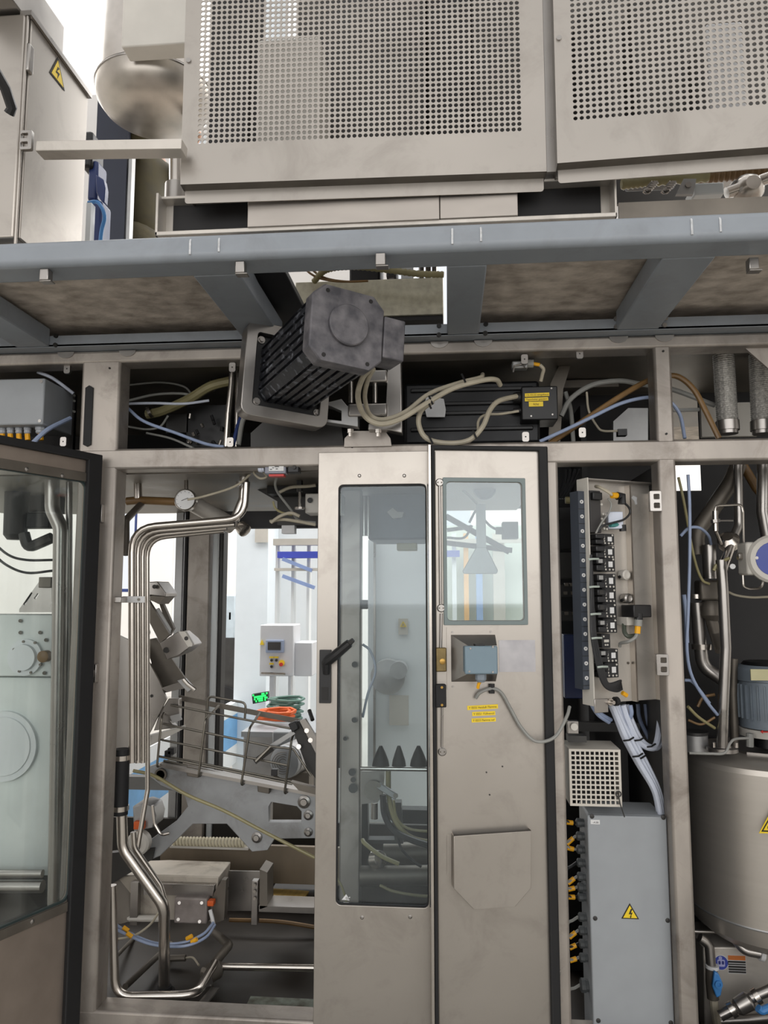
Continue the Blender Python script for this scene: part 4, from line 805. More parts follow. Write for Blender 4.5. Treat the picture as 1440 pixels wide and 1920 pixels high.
part('elbow', MB().tube(fillet([at(458, 890, .18), at(456, 935, .18), at(440, 975, .17)], .04), .0165, 14), STP, el); part('cap', MB().lathe(at(456, 992, .16), (.35, -.2, -.3), [(-.02, .02), (0, .024), (.012, .024), (.016, .016)], 16), STP, el)
part('clamp', MB().lathe(at(455, 908, .18), (0, 0, 1), [(-.008, .026), (.008, .026)], 14), STM, el)
loop('gauge_cable', [(352, 937, .17), (385, 930, .16), (440, 912, .14), (470, 888, .12), (480, 876, .1), (500, 892, .09), (488, 897, .09), (476, 886, .09), (484, 876, .09), (494, 880, .08)], .0042, CAB, 'cream cable from the dial gauge coiling up to the limit switch')
ls = thing('limit_switch', 'grey limit switch with white printed label under the middle rail', 'switch', at(515, 892, .004))
part('body', MB().pbox(496, 869, 536, 888, .004, .04), mat('switch_grey', (128, 130, 142), .4, 0, .05), ls, bev=.003); part('label_plate', MB().pbox(504, 869, 532, 883, .001, .002), WHT, ls, label='white label with tiny print')
for px, py, w_ in ((512, 871.5, 10), (519, 875, 8), (512, 877, 3), (519, 879, 4), (508, 880, 4)): part('print_mark', MB().pbox(px-w_/2, py-.5, px+w_/2, py+.7, -.0005, .001), INK, ls, smooth=0)
part('red_seal', MB().pbox(504, 889, 532, 893, .008, .03), RED, ls); part('gland', MB().lathe(at(496, 879, .024), (-1, 0, 0), [(0, .011), (.006, .011), (.008, .013), (.02, .011)], 12), TWH, ls)
part('head', MB().pbox(539, 868, 560, 886, .004, .04), BLK, ls, bev=.003); part('roller', MB().cyl(at(551, 876, -.004), at(551, 876, .006), .006, 10), DGY, ls)
# machinery left of the middle door, under the deck
tg = thing('transfer_gear', 'dark cluster of brackets and rods beneath the deck left of the middle door', 'machinery', at(560, 985, .3))
part('block', MB().pbox(572, 925, 640, 962, .3, .1), CLP, tg, bev=.004); part('dark_block', MB().pbox(500, 885, 600, 925, .4, .1), DRK, tg, bev=.004); part('arm', MB().pplate([(460, 905), (520, 940), (520, 985), (600, 985), (600, 900), (500, 895)], .5, .03), DGY, tg)
part('rod', MB().cyl(at(562, 900, .28), at(562, 922, .28), .012, 10), DGY, tg); part('rod', MB().cyl(at(562, 922, .28), at(562, 952, .28), .005, 8), STP, tg); part('foot', MB().cyl(at(562, 955, .28), at(562, 951, .28), .018, 10), STP, tg)
part('cross_bar', MB().pbox(420, 958, 600, 990, .52, .04), DRK, tg); part('lower_tab', MB().pbox(528, 985, 552, 1000, .4, .04), ALU, tg); part('pin', MB().cyl(at(581, 938, .29), at(581, 938, .305), .01, 10), BLK, tg)
loop('grey_cable', [(520, 892, .12), (516, 908, .15), (522, 925, .2), (545, 955, .24), (560, 975, .26), (592, 980, .26)], .0045, CGY, 'grey cable hanging from the limit switch down to the rods')
for i, pts in enumerate(([(522, 924, .26), (545, 914, .26), (575, 912, .26), (592, 910, .26)], [(508, 980, .2), (525, 968, .2), (545, 962, .2), (562, 968, .2)], [(506, 978, .22), (530, 974, .22), (560, 978, .22), (592, 984, .22)], [(512, 940, .25), (516, 952, .25), (526, 960, .25), (548, 966, .25)])):
    loop('hose_strand', pts, .006 if i < 3 else .004, CAB if i < 3 else HOY, ['pale hose strand passing level behind the limit switch cable', 'upper looped pale hose strand below the dark cluster', 'lower pale hose strand below the dark cluster', 'thin yellowish strand curling beneath the deck'][i], 'hose')
# ------------------------------------------------------------------ tilted gripper arm, basket, carriage
Yg = .45
tl = thing('transfer_gripper', 'tilted stainless gripper arm with square lugs behind the pipe bundle', 'arm', at(300, 1400, Yg))
part('side_plate', MB().pplate([(200, 1180), (262, 1210), (297, 1275), (312, 1310), (300, 1335), (272, 1390), (255, 1410), (200, 1420)], Yg-.03, .012), STM, tl)
part('backing_plate', MB().pplate([(240, 1206), (292, 1196), (322, 1235), (354, 1282), (318, 1297), (296, 1302), (240, 1302)], Yg+.03, .012, [[(272+9*math.cos(t*.7)+3, 1243+12*math.sin(t*.7)) for t in range(9)]]), STD, tl)
part('square_lug', MB().pplate([(264, 1092), (295, 1090), (311, 1112), (310, 1119), (282, 1116), (272, 1122)], Yg-.06, .12), STM, tl, bev=.003)
part('lug_face', MB().pplate([(272, 1122), (284, 1117), (310, 1119), (298, 1133), (288, 1128)], Yg-.058, .10), STD, tl)
part('link', MB().pplate([(262, 1130), (276, 1122), (318, 1190), (300, 1206)], Yg-.05, .02), STD, tl); part('link', MB().pplate([(298, 1130), (304, 1128), (326, 1178), (318, 1192), (314, 1180)], Yg+.02, .02), STD, tl); part('bright_strip', MB().pplate([(290, 1143), (297, 1140), (320, 1180), (317, 1192)], Yg, .01), WHT, tl)
part('square_lug', MB().pplate([(299, 1206), (334, 1184), (353, 1200), (360, 1210), (340, 1226), (312, 1237)], Yg-.07, .12), STM, tl, bev=.003)
part('lug_face', MB().pplate([(334, 1184), (347, 1184), (361, 1207), (360, 1212), (352, 1213)], Yg-.073, .02), CLP, tl, bev=.001)  # lit side of the lug: its brightness is put into the pale colour
for px, py, r in ((289, 1100, .008), (349, 1197, .008), (311, 1219, .011), (270, 1255, .005), (270, 1265, .005), (284, 1305, .006)): p = at(px, py, Yg-.076 if py < 1230 else Yg-.033); part('bolt', MB().cyl(p, p+Vector((0, .006, 0)), r, 8), DGY, tl)
part('roller', MB().cyl(at(270, 1186, Yg-.05), at(270, 1186, Yg-.02), .024, 14), DGY, tl); part('clamp_plate', MB().pplate([(302, 1290), (345, 1276), (350, 1290), (312, 1298)], Yg-.04, .02), STM, tl, bev=.001)
part('clamp_block', MB().pplate([(332, 1276), (346, 1272), (362, 1290), (352, 1298)], Yg-.055, .02), ALU, tl, bev=.001); part('stud', MB().tube([at(344, 1274, Yg-.06), at(352, 1283, Yg-.06), at(366, 1294, Yg-.06)], .008, 8), STP, tl)
part('bracket', MB().pplate([(300, 1335), (316, 1310), (336, 1310), (336, 1345), (320, 1352), (330, 1365), (288, 1370)], Yg-.02, .03), STM, tl, bev=.002); part('foot_plate', MB().pplate([(318, 1343), (336, 1338), (340, 1350), (324, 1356)], Yg-.045, .012), ALU, tl)
part('base_plate', MB().pplate([(260, 1385), (338, 1364), (338, 1370), (255, 1412)], Yg-.01, .06), CLP, tl)
# wire basket
Yb = .40; bs = thing('wire_basket', 'bent wire basket of round rods sitting on the tilted carriage', 'basket', at(420, 1450, Yb))
def wire(pts, r=.0042, nm='rod'): part(nm, MB().tube(fillet([at(*p) for p in pts], .02, 4), r, 8), WIR, bs)
WIR = mat('dull_wire', (116, 112, 104), .35, .9, .1, 20)
wire([(320, 1322, Yb+.02), (545, 1366, Yb+.02)]); wire([(306, 1357, Yb), (510, 1400, Yb), (550, 1404, Yb), (583, 1455, Yb-.02)]); wire([(302, 1387, Yb), (543, 1436, Yb)])
wire([(297, 1418, Yb), (548, 1470, Yb)]); wire([(307, 1426, Yb+.05), (545, 1480, Yb+.05)]); wire([(312, 1418, Yb+.1), (550, 1466, Yb+.1)])
for a, b, c, d in (((303, 1345), (294, 1440), (318, 1318), .06), ((385, 1350), (372, 1458), (410, 1323), .06), ((468, 1365), (452, 1474), (487, 1337), .06), ((547, 1385), (533, 1490), (556, 1365), .05)):
    wire([(c[0], c[1], Yb+d+.06), (a[0], a[1], Yb-.006), (b[0], b[1], Yb-.006), (b[0]+8, b[1]-8, Yb+.03), (b[0]+22, b[1]-14, Yb+.1)], .0045, 'hoop')
wire([(386, 1350, Yb+.08), (390, 1305, Yb+.08), (461, 1318, Yb+.08), (459, 1347, Yb+.08)], .0045, 'hoop')
part('flat_bar', MB().bar(at(335, 1308, Yb+.14), at(568, 1354, Yb+.14), .004, .020), STD, bs)
wire([(480, 1428, Yb-.03), (508, 1400, Yb-.02)], .007, 'stop_rod')
cr = thing('carriage_plate', 'tilted grey carriage plate with cut-outs under the wire basket', 'carriage', at(420, 1600, .5))
part('plate', MB().pplate([(278, 1438), (298, 1431), (430, 1454), (600, 1490), (600, 1572), (515, 1573), (502, 1594), (472, 1597), (425, 1545), (362, 1545), (300, 1605), (255, 1624), (205, 1645), (205, 1612), (250, 1598), (330, 1540), (352, 1512), (346, 1492), (300, 1472), (280, 1456)], .47, .03, [[(504, 1512), (509, 1504), (556, 1512), (565, 1522), (565, 1541), (504, 1541)]]), mat('galvanised_plate', (156, 158, 160), .5, .6, .1, 14, None, .1, grime=.6), cr, bev=.002)
part('slide_rail', MB().bar(at(305, 1432, .44), at(600, 1488, .44), .06, .012), STM, cr)
for px, py, r in ((569, 1505, .024), (480, 1572, .02), (577, 1530, .018), (577, 1562, .016)):
    p = at(px, py, .455); b_ = part('pivot', MB().lathe(p+Vector((0, .02, 0)), (0, -1, 0), [(0, r), (.012, r), (.016, r*.6), (.02, r*.5)], 14), STM, cr)
part('ring', MB().lathe(at(302, 1452, .465), (0, -1, 0), [(0, .024), (.008, .024), (.008, .017), (0, .017)], 16), STD, cr)
for px, py in ((360, 1447), (493, 1477)): part('rail_block', MB().pplate([(px-11, py-10), (px+13, py-5), (px+12, py+12), (px-10, py+8)], .43, .03), STD, cr, bev=.003)
for px, py in ((314, 1415), (320, 1410), (514, 1450)): part('black_stop', MB().pbox(px-6, py-7, px+6, py+5, .42, .03), BLK, cr, bev=.002)
part('side_arm', MB().pbox(200, 1457, 345, 1481, .52, .04), mat('grey_arm', (120, 120, 118), .5, .5, .1), cr)
loop('clear_hose', [(250, 1445, .38), (290, 1455, .38), (350, 1490, .38), (420, 1520, .38), (500, 1562, .38), (590, 1608, .38)], .0062, HOY, 'clear yellowish hose slanting across the carriage plate', 'hose')
# gripper head at right of the basket
gh = thing('clamping_gripper', 'dark slanted gripper head at the right end of the basket', 'gripper', at(575, 1450, .45))
part('block', MB().pplate([(545, 1358), (560, 1352), (612, 1440), (600, 1470), (575, 1440)], .42, .05), DGY, gh, bev=.003); part('black_cap', MB().pplate([(540, 1358), (554, 1352), (560, 1366), (548, 1374)], .4, .03), BLK, gh, bev=.003)
part('strap', MB().pplate([(562, 1352), (572, 1348), (604, 1400), (596, 1420)], .4, .02), STM, gh); part('arm', MB().bar(at(505, 1402, .42), at(552, 1372, .42), .012, .016), ALU, gh); part('arm_tip', MB().bar(at(478, 1428, .42), at(512, 1402, .42), .014, .02), DGY, gh)
for px, py in ((575, 1370), (582, 1388), (560, 1400)): part('bolt', MB().cyl(at(px, py, .395), at(px, py, .41), .009, 8), STP, gh)
part('knob', MB().cyl(at(580, 1332, .45), at(586, 1350, .42), .008, 8), DGY, gh)
part('fitting_plate', MB().pplate([(545, 1466), (600, 1480), (600, 1492), (560, 1482)], .40, .03), STD, gh)
# ------------------------------------------------------------------ lower conveyor
mo = thing('small_gearmotor', 'small gearmotor with orange tag and round end behind the pipes', 'motor', at(265, 1600, .42))
part('housing', MB().pplate([(248, 1512), (268, 1506), (286, 1512), (292, 1530), (288, 1552), (250, 1560)], .44, .1), ALU, mo, bev=.006); part('orange_tag', MB().pbox(250, 1541, 269, 1556, .42, .03), ORG, mo, bev=.003)
part('end_shield', MB().lathe(at(264, 1577, .45), (0, -1, 0), [(0, .044), (.03, .044), (.036, .036), (.036, .02), (.042, .014)], 22), CLP, mo); part('base', MB().pplate([(205, 1600), (290, 1590), (285, 1612), (205, 1660)], .46, .03), DGY, mo)
part('bow', MB().tube(fillet([at(286, 1510, .43), at(290, 1545, .43), at(302, 1566, .43), at(318, 1562, .43)], .03), .006, 8), STP, mo)
sc = thing('screw_conveyor', 'cream coloured helical screw lying level under the carriage plate', 'conveyor', at(390, 1590, .72))
a, b = at(325, 1578, .72), at(460, 1580, .72); P = [a.lerp(b, i/220)+Vector((0, math.cos(i*math.pi/5)*.015, math.sin(i*math.pi/5)*.015)) for i in range(221)]
part('flight', MB().tube(P, .006, 6), mat('cream_plastic', (214, 206, 180), .5, 0, .04), sc); part('shaft', MB().cyl(a, b, .013, 12), CLP, sc); part('track', MB().pbox(318, 1588, 465, 1592, .70, .05), CLP, sc)
a2, b2 = at(495, 1530, .72), at(575, 1530, .72)
solo('trough_panel', MB().pbox(300, 1585, 640, 1655, .8, .02), mat('rusty_stained_sheet', (128, 116, 100), .5, .4, .25, 5, (1, 1, .4), .1), 'brown stained sheet panel behind the lower conveyor', 'panel')
tr = thing('conveyor_tray', 'long stainless conveyor tray with upright struts near the base', 'conveyor', at(400, 1710, .6))
part('back_sheet', MB().pplate([(205, 1628), (495, 1634), (495, 1708), (205, 1708)], .62, .006), STM, tr); part('end_plate', MB().pplate([(487, 1630), (501, 1636), (501, 1700), (487, 1705)], .5, .1), STD, tr)
part('upright', MB().pbox(414, 1650, 424, 1725, .5, .03), STM, tr, bev=.002); part('upright', MB().pbox(471, 1652, 483, 1735, .5, .03), STM, tr, bev=.002); part('shelf', MB().pbox(485, 1700, 600, 1712, .5, .1), STM, tr, bev=.001)
for py in (1660, 1672, 1685): part('bolt', MB().cyl(at(477, py, .49), at(477, py, .505), .006, 8), STD, tr)
cv = thing('drive_cover', 'grey angular drive cover with a square terminal box in front', 'cover', at(330, 1725, .45))
part('cover', MB().pplate([(205, 1652), (225, 1642), (290, 1640), (410, 1644), (404, 1700), (398, 1728), (205, 1720)], .48, .16), mat('dusty_grey_cover', (184, 176, 164), .55, .3, .15, 8, grime=.8), cv, bev=.004)
part('top_lip', MB().pplate([(268, 1656), (402, 1660), (400, 1680), (268, 1678)], .455, .03), STM, cv, bev=.002); part('end_face', MB().pplate([(398, 1680), (416, 1650), (424, 1650), (420, 1725), (400, 1732)], .46, .03), STD, cv)
part('round_end', MB().cyl(at(228, 1690, .46), at(228, 1690, .5), .075, 20), STD, cv); part('strap', MB().pbox(244, 1655, 258, 1735, .45, .03), STM, cv)
part('terminal_box', MB().pbox(326, 1684, 388, 1733, .42, .05), mat('rust_stained_cast', (124, 116, 112), .6, .3, .2, 20, None, .1, .1, (150, 142, 138)), cv, bev=.006)
for px, py in ((336, 1693), (378, 1693), (334, 1724), (374, 1728)): part('box_screw', MB().cyl(at(px, py, .417), at(px, py, .43), .006, 8), STM, cv)
part('rust_clip', MB().pbox(388, 1690, 400, 1700, .42, .03), ORG, cv, bev=.003); part('hose_fitting', MB().tube([at(394, 1706, .42), at(398, 1722, .41), at(400, 1732, .41)], .007, 8), WHT, cv)
part('tube', MB().cyl(at(205, 1722, .46), at(300, 1722, .46), .012, 10), CLP, cv)
for i, (pts, lab) in enumerate((([(210, 1728, .3), (240, 1748, .3), (290, 1768, .3), (340, 1768, .3), (380, 1752, .34), (400, 1730, .40)], 'upper of two pale blue tubes sagging below the terminal box'), ([(210, 1738, .28), (245, 1756, .28), (290, 1772, .28), (345, 1774, .28), (385, 1758, .33), (403, 1734, .40)], 'lower of two pale blue tubes sagging below the terminal box'))):
    o = loop('pale_tube', pts, .0048, TBL, lab, 'tube')
    for px, py, Y in (((236, 1742, .295), (355, 1758, .31)), ((243, 1753, .275), (364, 1764, .30)))[i]:
        p = at(px, py, Y); part('yellow_marker', MB().cyl(p+Vector((-.010, 0, .006 if px < 300 else -.005)), p+Vector((.010, 0, -.006 if px < 300 else .006)), .0075, 8), YEL, o)
loop('cream_cable', [(297, 1712, .3), (280, 1735, .3), (250, 1755, .3), (212, 1762, .3)], .004, CAB, 'thin cream cable looping left from the thick bent pipe')
cb_ = thing('cardboard_sheet', 'yellowed corrugated sheet lying behind the conveyor end', 'sheet', at(545, 1685, .75))
part('sheet', MB().add([at(502, 1680, .66), at(570, 1684, .66), at(592, 1655, .95), at(520, 1652, .95)]+[at(502, 1683, .66), at(570, 1687, .66), at(592, 1658, .95), at(520, 1655, .95)], [(0, 1, 2, 3), (7, 6, 5, 4), (0, 4, 5, 1), (1, 5, 6, 2), (2, 6, 7, 3), (3, 7, 4, 0)]), mat('cardboard', (196, 164, 92), .8, 0, .2, 60, (1, .05, 1), .05), cb_, smooth=0)
part('support', MB().pbox(500, 1686, 600, 1692, .7, .2), DGY, cb_)
sdg = thing('sludge_line', 'yellow-brown strip of residue along the pan edge', 'residue', at(500, 1735, 1.0)); part('strip', MB().ptube([(430, 1725, .9), (520, 1728, .9), (600, 1740, .9)], .008, 6), HOB, sdg)
part('pan_riser', MB().box(XL, at(1040, 1700, 1.3).x, 1.28, 1.3, .14, .5), mat('dark_pan_riser', (44, 40, 36), .6, .2, .2), mf)
# blue-green worn patch on the sill
p0, p1 = atZ(470, 1868, .1505), atZ(590, 1896, .1505)
solo('paint_patch', MB().box(p0.x, p1.x, p1.y, p0.y, .1502, .1512), mat('green_grey_patch', (150, 160, 148), .7, 0, .25, 22, None, .1, 0, (96, 92, 80)), 'worn green-grey paint patch on the base pan near the sill', 'patch')
# ------------------------------------------------------------------ seen through the middle door's window
hs_ = thing('inner_column', 'steel side column with bolts behind the middle door window', 'column', at(660, 1700, .5))
for px, py, r in ((665, 1246, .012), (664, 1350, .01), (647, 1385, .008), (660, 1448, .014), (662, 1478, .018), (662, 1462, .01)): part('bolt', MB().cyl(at(px, py, .53), at(px, py, .552), r, 10), DGY, hs_)
part('side_rail', MB().pbox(631, 905, 646, 1440, .7, .05), DGY, hs_); part('guide_tube', MB().cyl(at(682, 930, .6), at(682, 1005, .6), .012, 12), STP, hs_); part('guide_tube', MB().cyl(at(690, 930, .62), at(690, 1005, .62), .009, 12), STP, hs_)
part('clip', MB().pbox(677, 1125, 689, 1142, .55, .03), DGY, hs_, bev=.002)
hd = thing('drive_housing', 'dark drive housing behind the top of the middle door window', 'housing', at(745, 1012, .7))
part('housing', MB().pbox(690, 890, 815, 1012, .7, .3), mat('blue_dark_housing', (72, 82, 92), .5, .2, .15), hd, bev=.01); part('cream_clip', MB().pplate([(726, 960), (736, 952), (746, 960), (757, 960), (754, 970), (736, 972)], .68, .02), CLP, hd); part('cream_foot', MB().pbox(744, 1018, 782, 1032, .68, .06), HOY, hd, bev=.004)
bp_ = thing('white_chamber', 'white chamber wall behind the middle door window', 'panel', at(745, 1440, .95))
part('wall_sheet', MB().box(at(690, 1200, 3).x, at(835, 1200, 3).x, 3.0, 3.05, 0, at(745, 1012, 3).z), WPT, bp_); part('sheet_seam', MB().pbox(700, 1012, 704, 1440, 2.96, .03), STM, bp_); part('warning_label', MB().pbox(747, 1160, 765, 1190, 2.99, .004), CLP, bp_); part('inset_panel', MB().pbox(730, 1304, 766, 1360, 2.985, .012), CLP, bp_)
k2 = mpp(2.98); p = at(756, 1170, 2.985); part('label_triangle', MB().plate([(p.x-6*k2, p.z-5*k2), (p.x+6*k2, p.z-5*k2), (p.x, p.z+5*k2)], [[(p.x-4*k2, p.z-4*k2), (p.x+4*k2, p.z-4*k2), (p.x, p.z+3*k2)]], 2.983, 2.988), LBY, bp_, smooth=0)
part('hub', MB().lathe(at(728, 1268, 2.9), (0, -1, 0), [(-.08, .12), (.05, .12), (.06, .09)], 22), ALU, bp_); part('hub', MB().lathe(at(748, 1256, 2.86), (0, -1, 0), [(-.1, .06), (.04, .06)], 18), ALU, bp_)
loop('white_cable', [(680, 1208, .6), (695, 1222, .6), (704, 1258, .6), (690, 1300, .6), (680, 1345, .6)], .005, TWH, 'white cable curving behind the middle door window')
cro = thing('cross_rod', 'level steel rod behind the lower half of the door window', 'rod', at(740, 1446, .45)); part('rod', MB().cyl(at(676, 1441, .45), at(812, 1443, .45), .0075, 10), STP, cro)
bx_ = thing('steam_nozzles', 'row of dark bell nozzles above the level steel rod', 'nozzle', at(750, 1440, .55))
for px, w_ in ((714, 16), (748, 13), (785, 16)):
    p = at(px, 1436, .55); part('bell', MB().lathe(p, (0, 0, 1), [(0, w_*mpp(.55)), (.02, w_*.9*mpp(.55)), (.05, w_*.55*mpp(.55)), (.075, .006)], 16), DRK, bx_)
pv = thing('pivot_plate', 'grey pivot plate with a tilted link behind the door window', 'plate', at(720, 1510, .5))
part('plate', MB().pplate([(676, 1446), (722, 1446), (718, 1490), (708, 1505), (676, 1508)], .52, .02), STM, pv); part('disc', MB().cyl(at(700, 1482, .5), at(700, 1482, .52), .035, 20), STD, pv)
part('link', MB().bar(at(709, 1472, .46), at(744, 1494, .46), .02, .022), ALU, pv, bev=.003)
for px, py in ((710, 1472), (742, 1492)): part('link_pin', MB().cyl(at(px, py, .44), at(px, py, .455), .009, 10), STD, pv)
for i, (pts, r, m, lab) in enumerate((([(718, 1490, .5), (722, 1530, .5), (745, 1562, .48), (800, 1584, .46), (830, 1588, .46)], .012, CBK, 'thick black hose curving right under the nozzles behind glass'), ([(728, 1445, .52), (730, 1500, .52), (745, 1545, .5), (775, 1572, .5), (830, 1582, .5)], .010, HOY, 'yellowed hose running along the thick black hose'), ([(738, 1500, .5), (745, 1535, .5), (770, 1555, .5), (830, 1560, .5)], .005, HOY, 'thin yellowed hose above the thick black one behind glass'), ([(745, 1560, .48), (752, 1590, .48), (775, 1615, .48), (790, 1625, .48)], .005, CBK, 'thin black cable hanging down to the big horizontal tube'), ([(680, 1575, .5), (685, 1582, .48), (715, 1605, .46), (748, 1620, .46)], .008, HOY, 'short yellowed hose slanting down to the big horizontal tube'), ([(712, 1660, .4), (740, 1672, .4), (790, 1680, .4), (830, 1680, .4)], .005, HOY, 'thin yellow hose below the big horizontal tube'), ([(625, 1638, .35), (640, 1660, .35), (650, 1690, .35)], .004, HOY, 'thin yellowish hose in the lower left corner of the door window'))):
    loop('curved_hose', pts, r, m, lab, 'hose')
solo('big_tube', MB().cyl(at(676, 1643, .55), at(830, 1641, .55), .036, 20), STD, 'big dull horizontal tube low behind the door window', 'pipe')
solo('big_tube', MB().cyl(at(720, 1600, .85), at(830, 1598, .85), .042, 20), STD, 'big dull horizontal tube farther back behind the door window', 'pipe')
solo('tube_saddle', MB().lathe(at(705, 1612, .56), (.6, -.6, .3), [(-.03, .02), (0, .036), (.03, .03), (.04, .01)], 16), STP, 'polished pipe elbow standing on the big dull tube', 'fitting')
solo('level_beam', MB().pbox(745, 1519, 830, 1545, .8, .06), DGY, 'dark level beam behind the curved hoses', 'beam')
lo = thing('drive_casing', 'dark grey lower machine casing seen under the big tube', 'casing', at(720, 1720, 1.0)); part('casing', MB().pbox(640, 1640, 830, 1760, 1.0, .1), mat('brown_dark_casing', (58, 50, 42), .6, .2, .3, 6), lo)
dv = thing('drive_stand', 'dark stand with a steel cylinder behind the door window', 'stand', at(700, 1580, .75)); part('stand', MB().pplate([(676, 1505), (690, 1505), (690, 1575), (740, 1575), (735, 1540), (722, 1530), (722, 1505), (752, 1505), (756, 1582), (676, 1582)], .7, .05), DGY, dv); part('cylinder', MB().cyl(at(702, 1505, .66), at(702, 1535, .66), .014, 14), STP, dv)
# behind the small window of the ajar door
rf = thing('inspection_gear', 'round disc, arms and triangular plate behind the small door window', 'machinery', at(900, 1080, .6))
part('disc', MB().lathe(at(908, 918, .6), (0, -1, 0), [(0, .045), (.03, .045), (.034, .038), (.03, .03)], 24), mat('blue_grey_disc', (74, 86, 94), .4, .3, .1), rf)
part('triangle_plate', MB().pplate([(893, 1026), (912, 1026), (934, 1070), (931, 1076), (870, 1076), (867, 1071)], .5, .015), ALU, rf, bev=.003); part('hanger', MB().pbox(893, 945, 911, 1028, .53, .02), ALU, rf)
part('arm', MB().bar(at(836, 968, .6), at(955, 1035, .6), .02, .022), DGY, rf); part('arm', MB().bar(at(836, 1018, .65), at(960, 1032, .65), .02, .02), DGY, rf); part('arm', MB().bar(at(838, 994, .62), at(885, 988, .62), .015, .015), DGY, rf)
part('sensor_box', MB().pbox(942, 978, 972, 1010, .5, .05), DGY, rf, bev=.003); part('sensor_nose', MB().pbox(930, 988, 943, 1001, .52, .03), DGY, rf)
for i, pts in enumerate(([(850, 905, .6), (875, 925, .6), (895, 945, .6)], [(880, 980, .55), (892, 958, .55), (900, 965, .55), (918, 985, .55), (935, 995, .55)], [(838, 1008, .55), (870, 1008, .55), (885, 985, .55)])): part('cable', MB().ptube(pts, .005, 7), CGY if i == 0 else CBK, rf)
# behind the left glazed door
gx = thing('gear_casing', 'pale bolted gear casing with round covers behind the left glazed door', 'casing', at(60, 1700, .35))
part('casing', MB().pbox(-60, 1152, 100, 1268, .35, .1), mat('pale_casing', (216, 222, 220), .5, 0, .06), gx, bev=.004); part('casing', MB().pbox(-60, 1270, 100, 1640, .38, .1), mat('pale_casing_low', (222, 228, 226), .5, 0, .06), gx, bev=.004)
part('round_cover', MB().lathe(at(50, 1232, .35), (0, -1, 0), [(0, .068), (.015, .068), (.015, .05), (.03, .048)], 28), WPT, gx); part('big_cover', MB().lathe(at(10, 1398, .38), (0, -1, 0), [(0, .13), (.015, .13), (.015, .11), (.02, .108)], 32), WPT, gx)
for i in range(8):
    a = i*math.pi/4+.3; p = at(50, 1232, .33)+Vector((math.cos(a)*.06, 0, math.sin(a)*.06)); part('bolt', MB().cyl(p, p+Vector((0, .01, 0)), .005, 8), STD, gx)
for px, py in ((38, 1164), (38, 1186), (75, 1186), (86, 1200), (83, 1262)): part('bolt', MB().cyl(at(px, py, .34), at(px, py, .352), .007, 8), STD, gx)
part('slotted_plate', MB().pplate([(36, 1142), (75, 1088), (96, 1085), (98, 1148), (36, 1148)], .33, .012, [[(43, 1133), (58, 1110), (61, 1112), (46, 1135)], [(63, 1122), (70, 1112), (73, 1114), (66, 1124)]]), STM, gx); part('knob', MB().lathe(at(88, 1230, .33), (0, -1, 0), [(0, .022), (.03, .022), (.034, .015)], 16), HOB, gx)
part('block', MB().pbox(72, 1082, 96, 1102, .31, .03), STD, gx, bev=.003)
pipe('feed_pipe', [(98, 890, .2), (98, 955, .2), (114, 990, .2), (112, 1150, .2), (104, 1700, .2)], .026, 'pale thick pipe descending behind the left glazed door', STM, .08, 18)
pipe('feed_pipe', [(130, 890, .24), (129, 1200, .24), (120, 1700, .24)], .012, 'slender pipe right beside the thick pale one behind the left door', STM, .05, 12)
dg = thing('dark_funnel', 'dark cylinders and hooked bracket behind the top of the left glazed door', 'machinery', at(60, 1010, .5))
part('cylinder', MB().lathe(at(28, 1012, .5), (0, 0, 1), [(0, .03), (.02, .045), (.3, .05)], 20), DRK, dg); part('hook', MB().tube(fillet([at(45, 1000, .45), at(52, 1028, .45), at(98, 1008, .45)], .03), .022, 10), DGY, dg); part('cross_block', MB().pbox(36, 960, 92, 990, .5, .06), DRK, dg, bev=.006); part('top_box', MB().pbox(10, 885, 100, 960, .6, .1), DGY, dg)
for i, (pts, lab) in enumerate((([(-20, 1010, .4), (15, 1040, .4), (50, 1050, .4), (100, 1050, .4)], 'upper dark cable sagging behind the left glazed door'), ([(-20, 1030, .4), (10, 1058, .4), (50, 1074, .4), (100, 1070, .4)], 'lower dark cable sagging behind the left glazed door'))): loop('sagging_cable', pts, .005, CBK, lab)
for i, y in enumerate((1638, 1662)): pipe('cross_pipe', [(-60, y, .3), (80, y, .3)], (.014, .022)[i], ['thin', 'thick'][i]+' level pipe low behind the left glazed door', STM)
# ------------------------------------------------------------------ hall beyond
pw = thing('hall_column', 'pale blue-white square column in the hall beyond the machine', 'column', (at(478, 1300, 4.2).x, 4.3, 0))
part('shaft', MB().box(at(440, 1200, 4.2).x, at(500, 1200, 4.2).x, 4.2, 4.7, 0, 9), mat('pale_blue_wall_paint', (228, 236, 242), .6, 0, .02), pw); part('shaft', MB().box(at(500, 1200, 4.4).x, at(640, 1200, 4.4).x, 4.6, 4.9, 0, 2.6), WPT, pw)
part('socket_plate', MB().pbox(478, 990, 502, 1017, 4.17, .02), CLP, pw)
kb = thing('barrier_rail', 'long low blue and white barrier running away across the hall floor', 'barrier', (-.9, 3, 0))
fa, fb = at(205, 1475, 1.75), at(500, 1318, 5.4)
for nm, z0, z1, m in (('kick_plate', 0, .16, WPT), ('blue_band', .16, .42, mat('sky_blue_band', (112, 166, 214), .5)), ('white_cap', .42, .52, WPT)):
    part(nm, MB().bar((fa.x, fa.y, (z0+z1)/2+.12), (fb.x, fb.y, (z0+z1)/2+.12), .06, z1-z0), m, kb)
PBX = mat('pale_panel_paint', (206, 208, 212), .5, 0, .03)
cbn = thing('operator_panel', 'grey operator panel with push buttons and red stop knob in the hall', 'control panel', (at(530, 1210, 3).x, 3.1, at(530, 1268, 3).z))
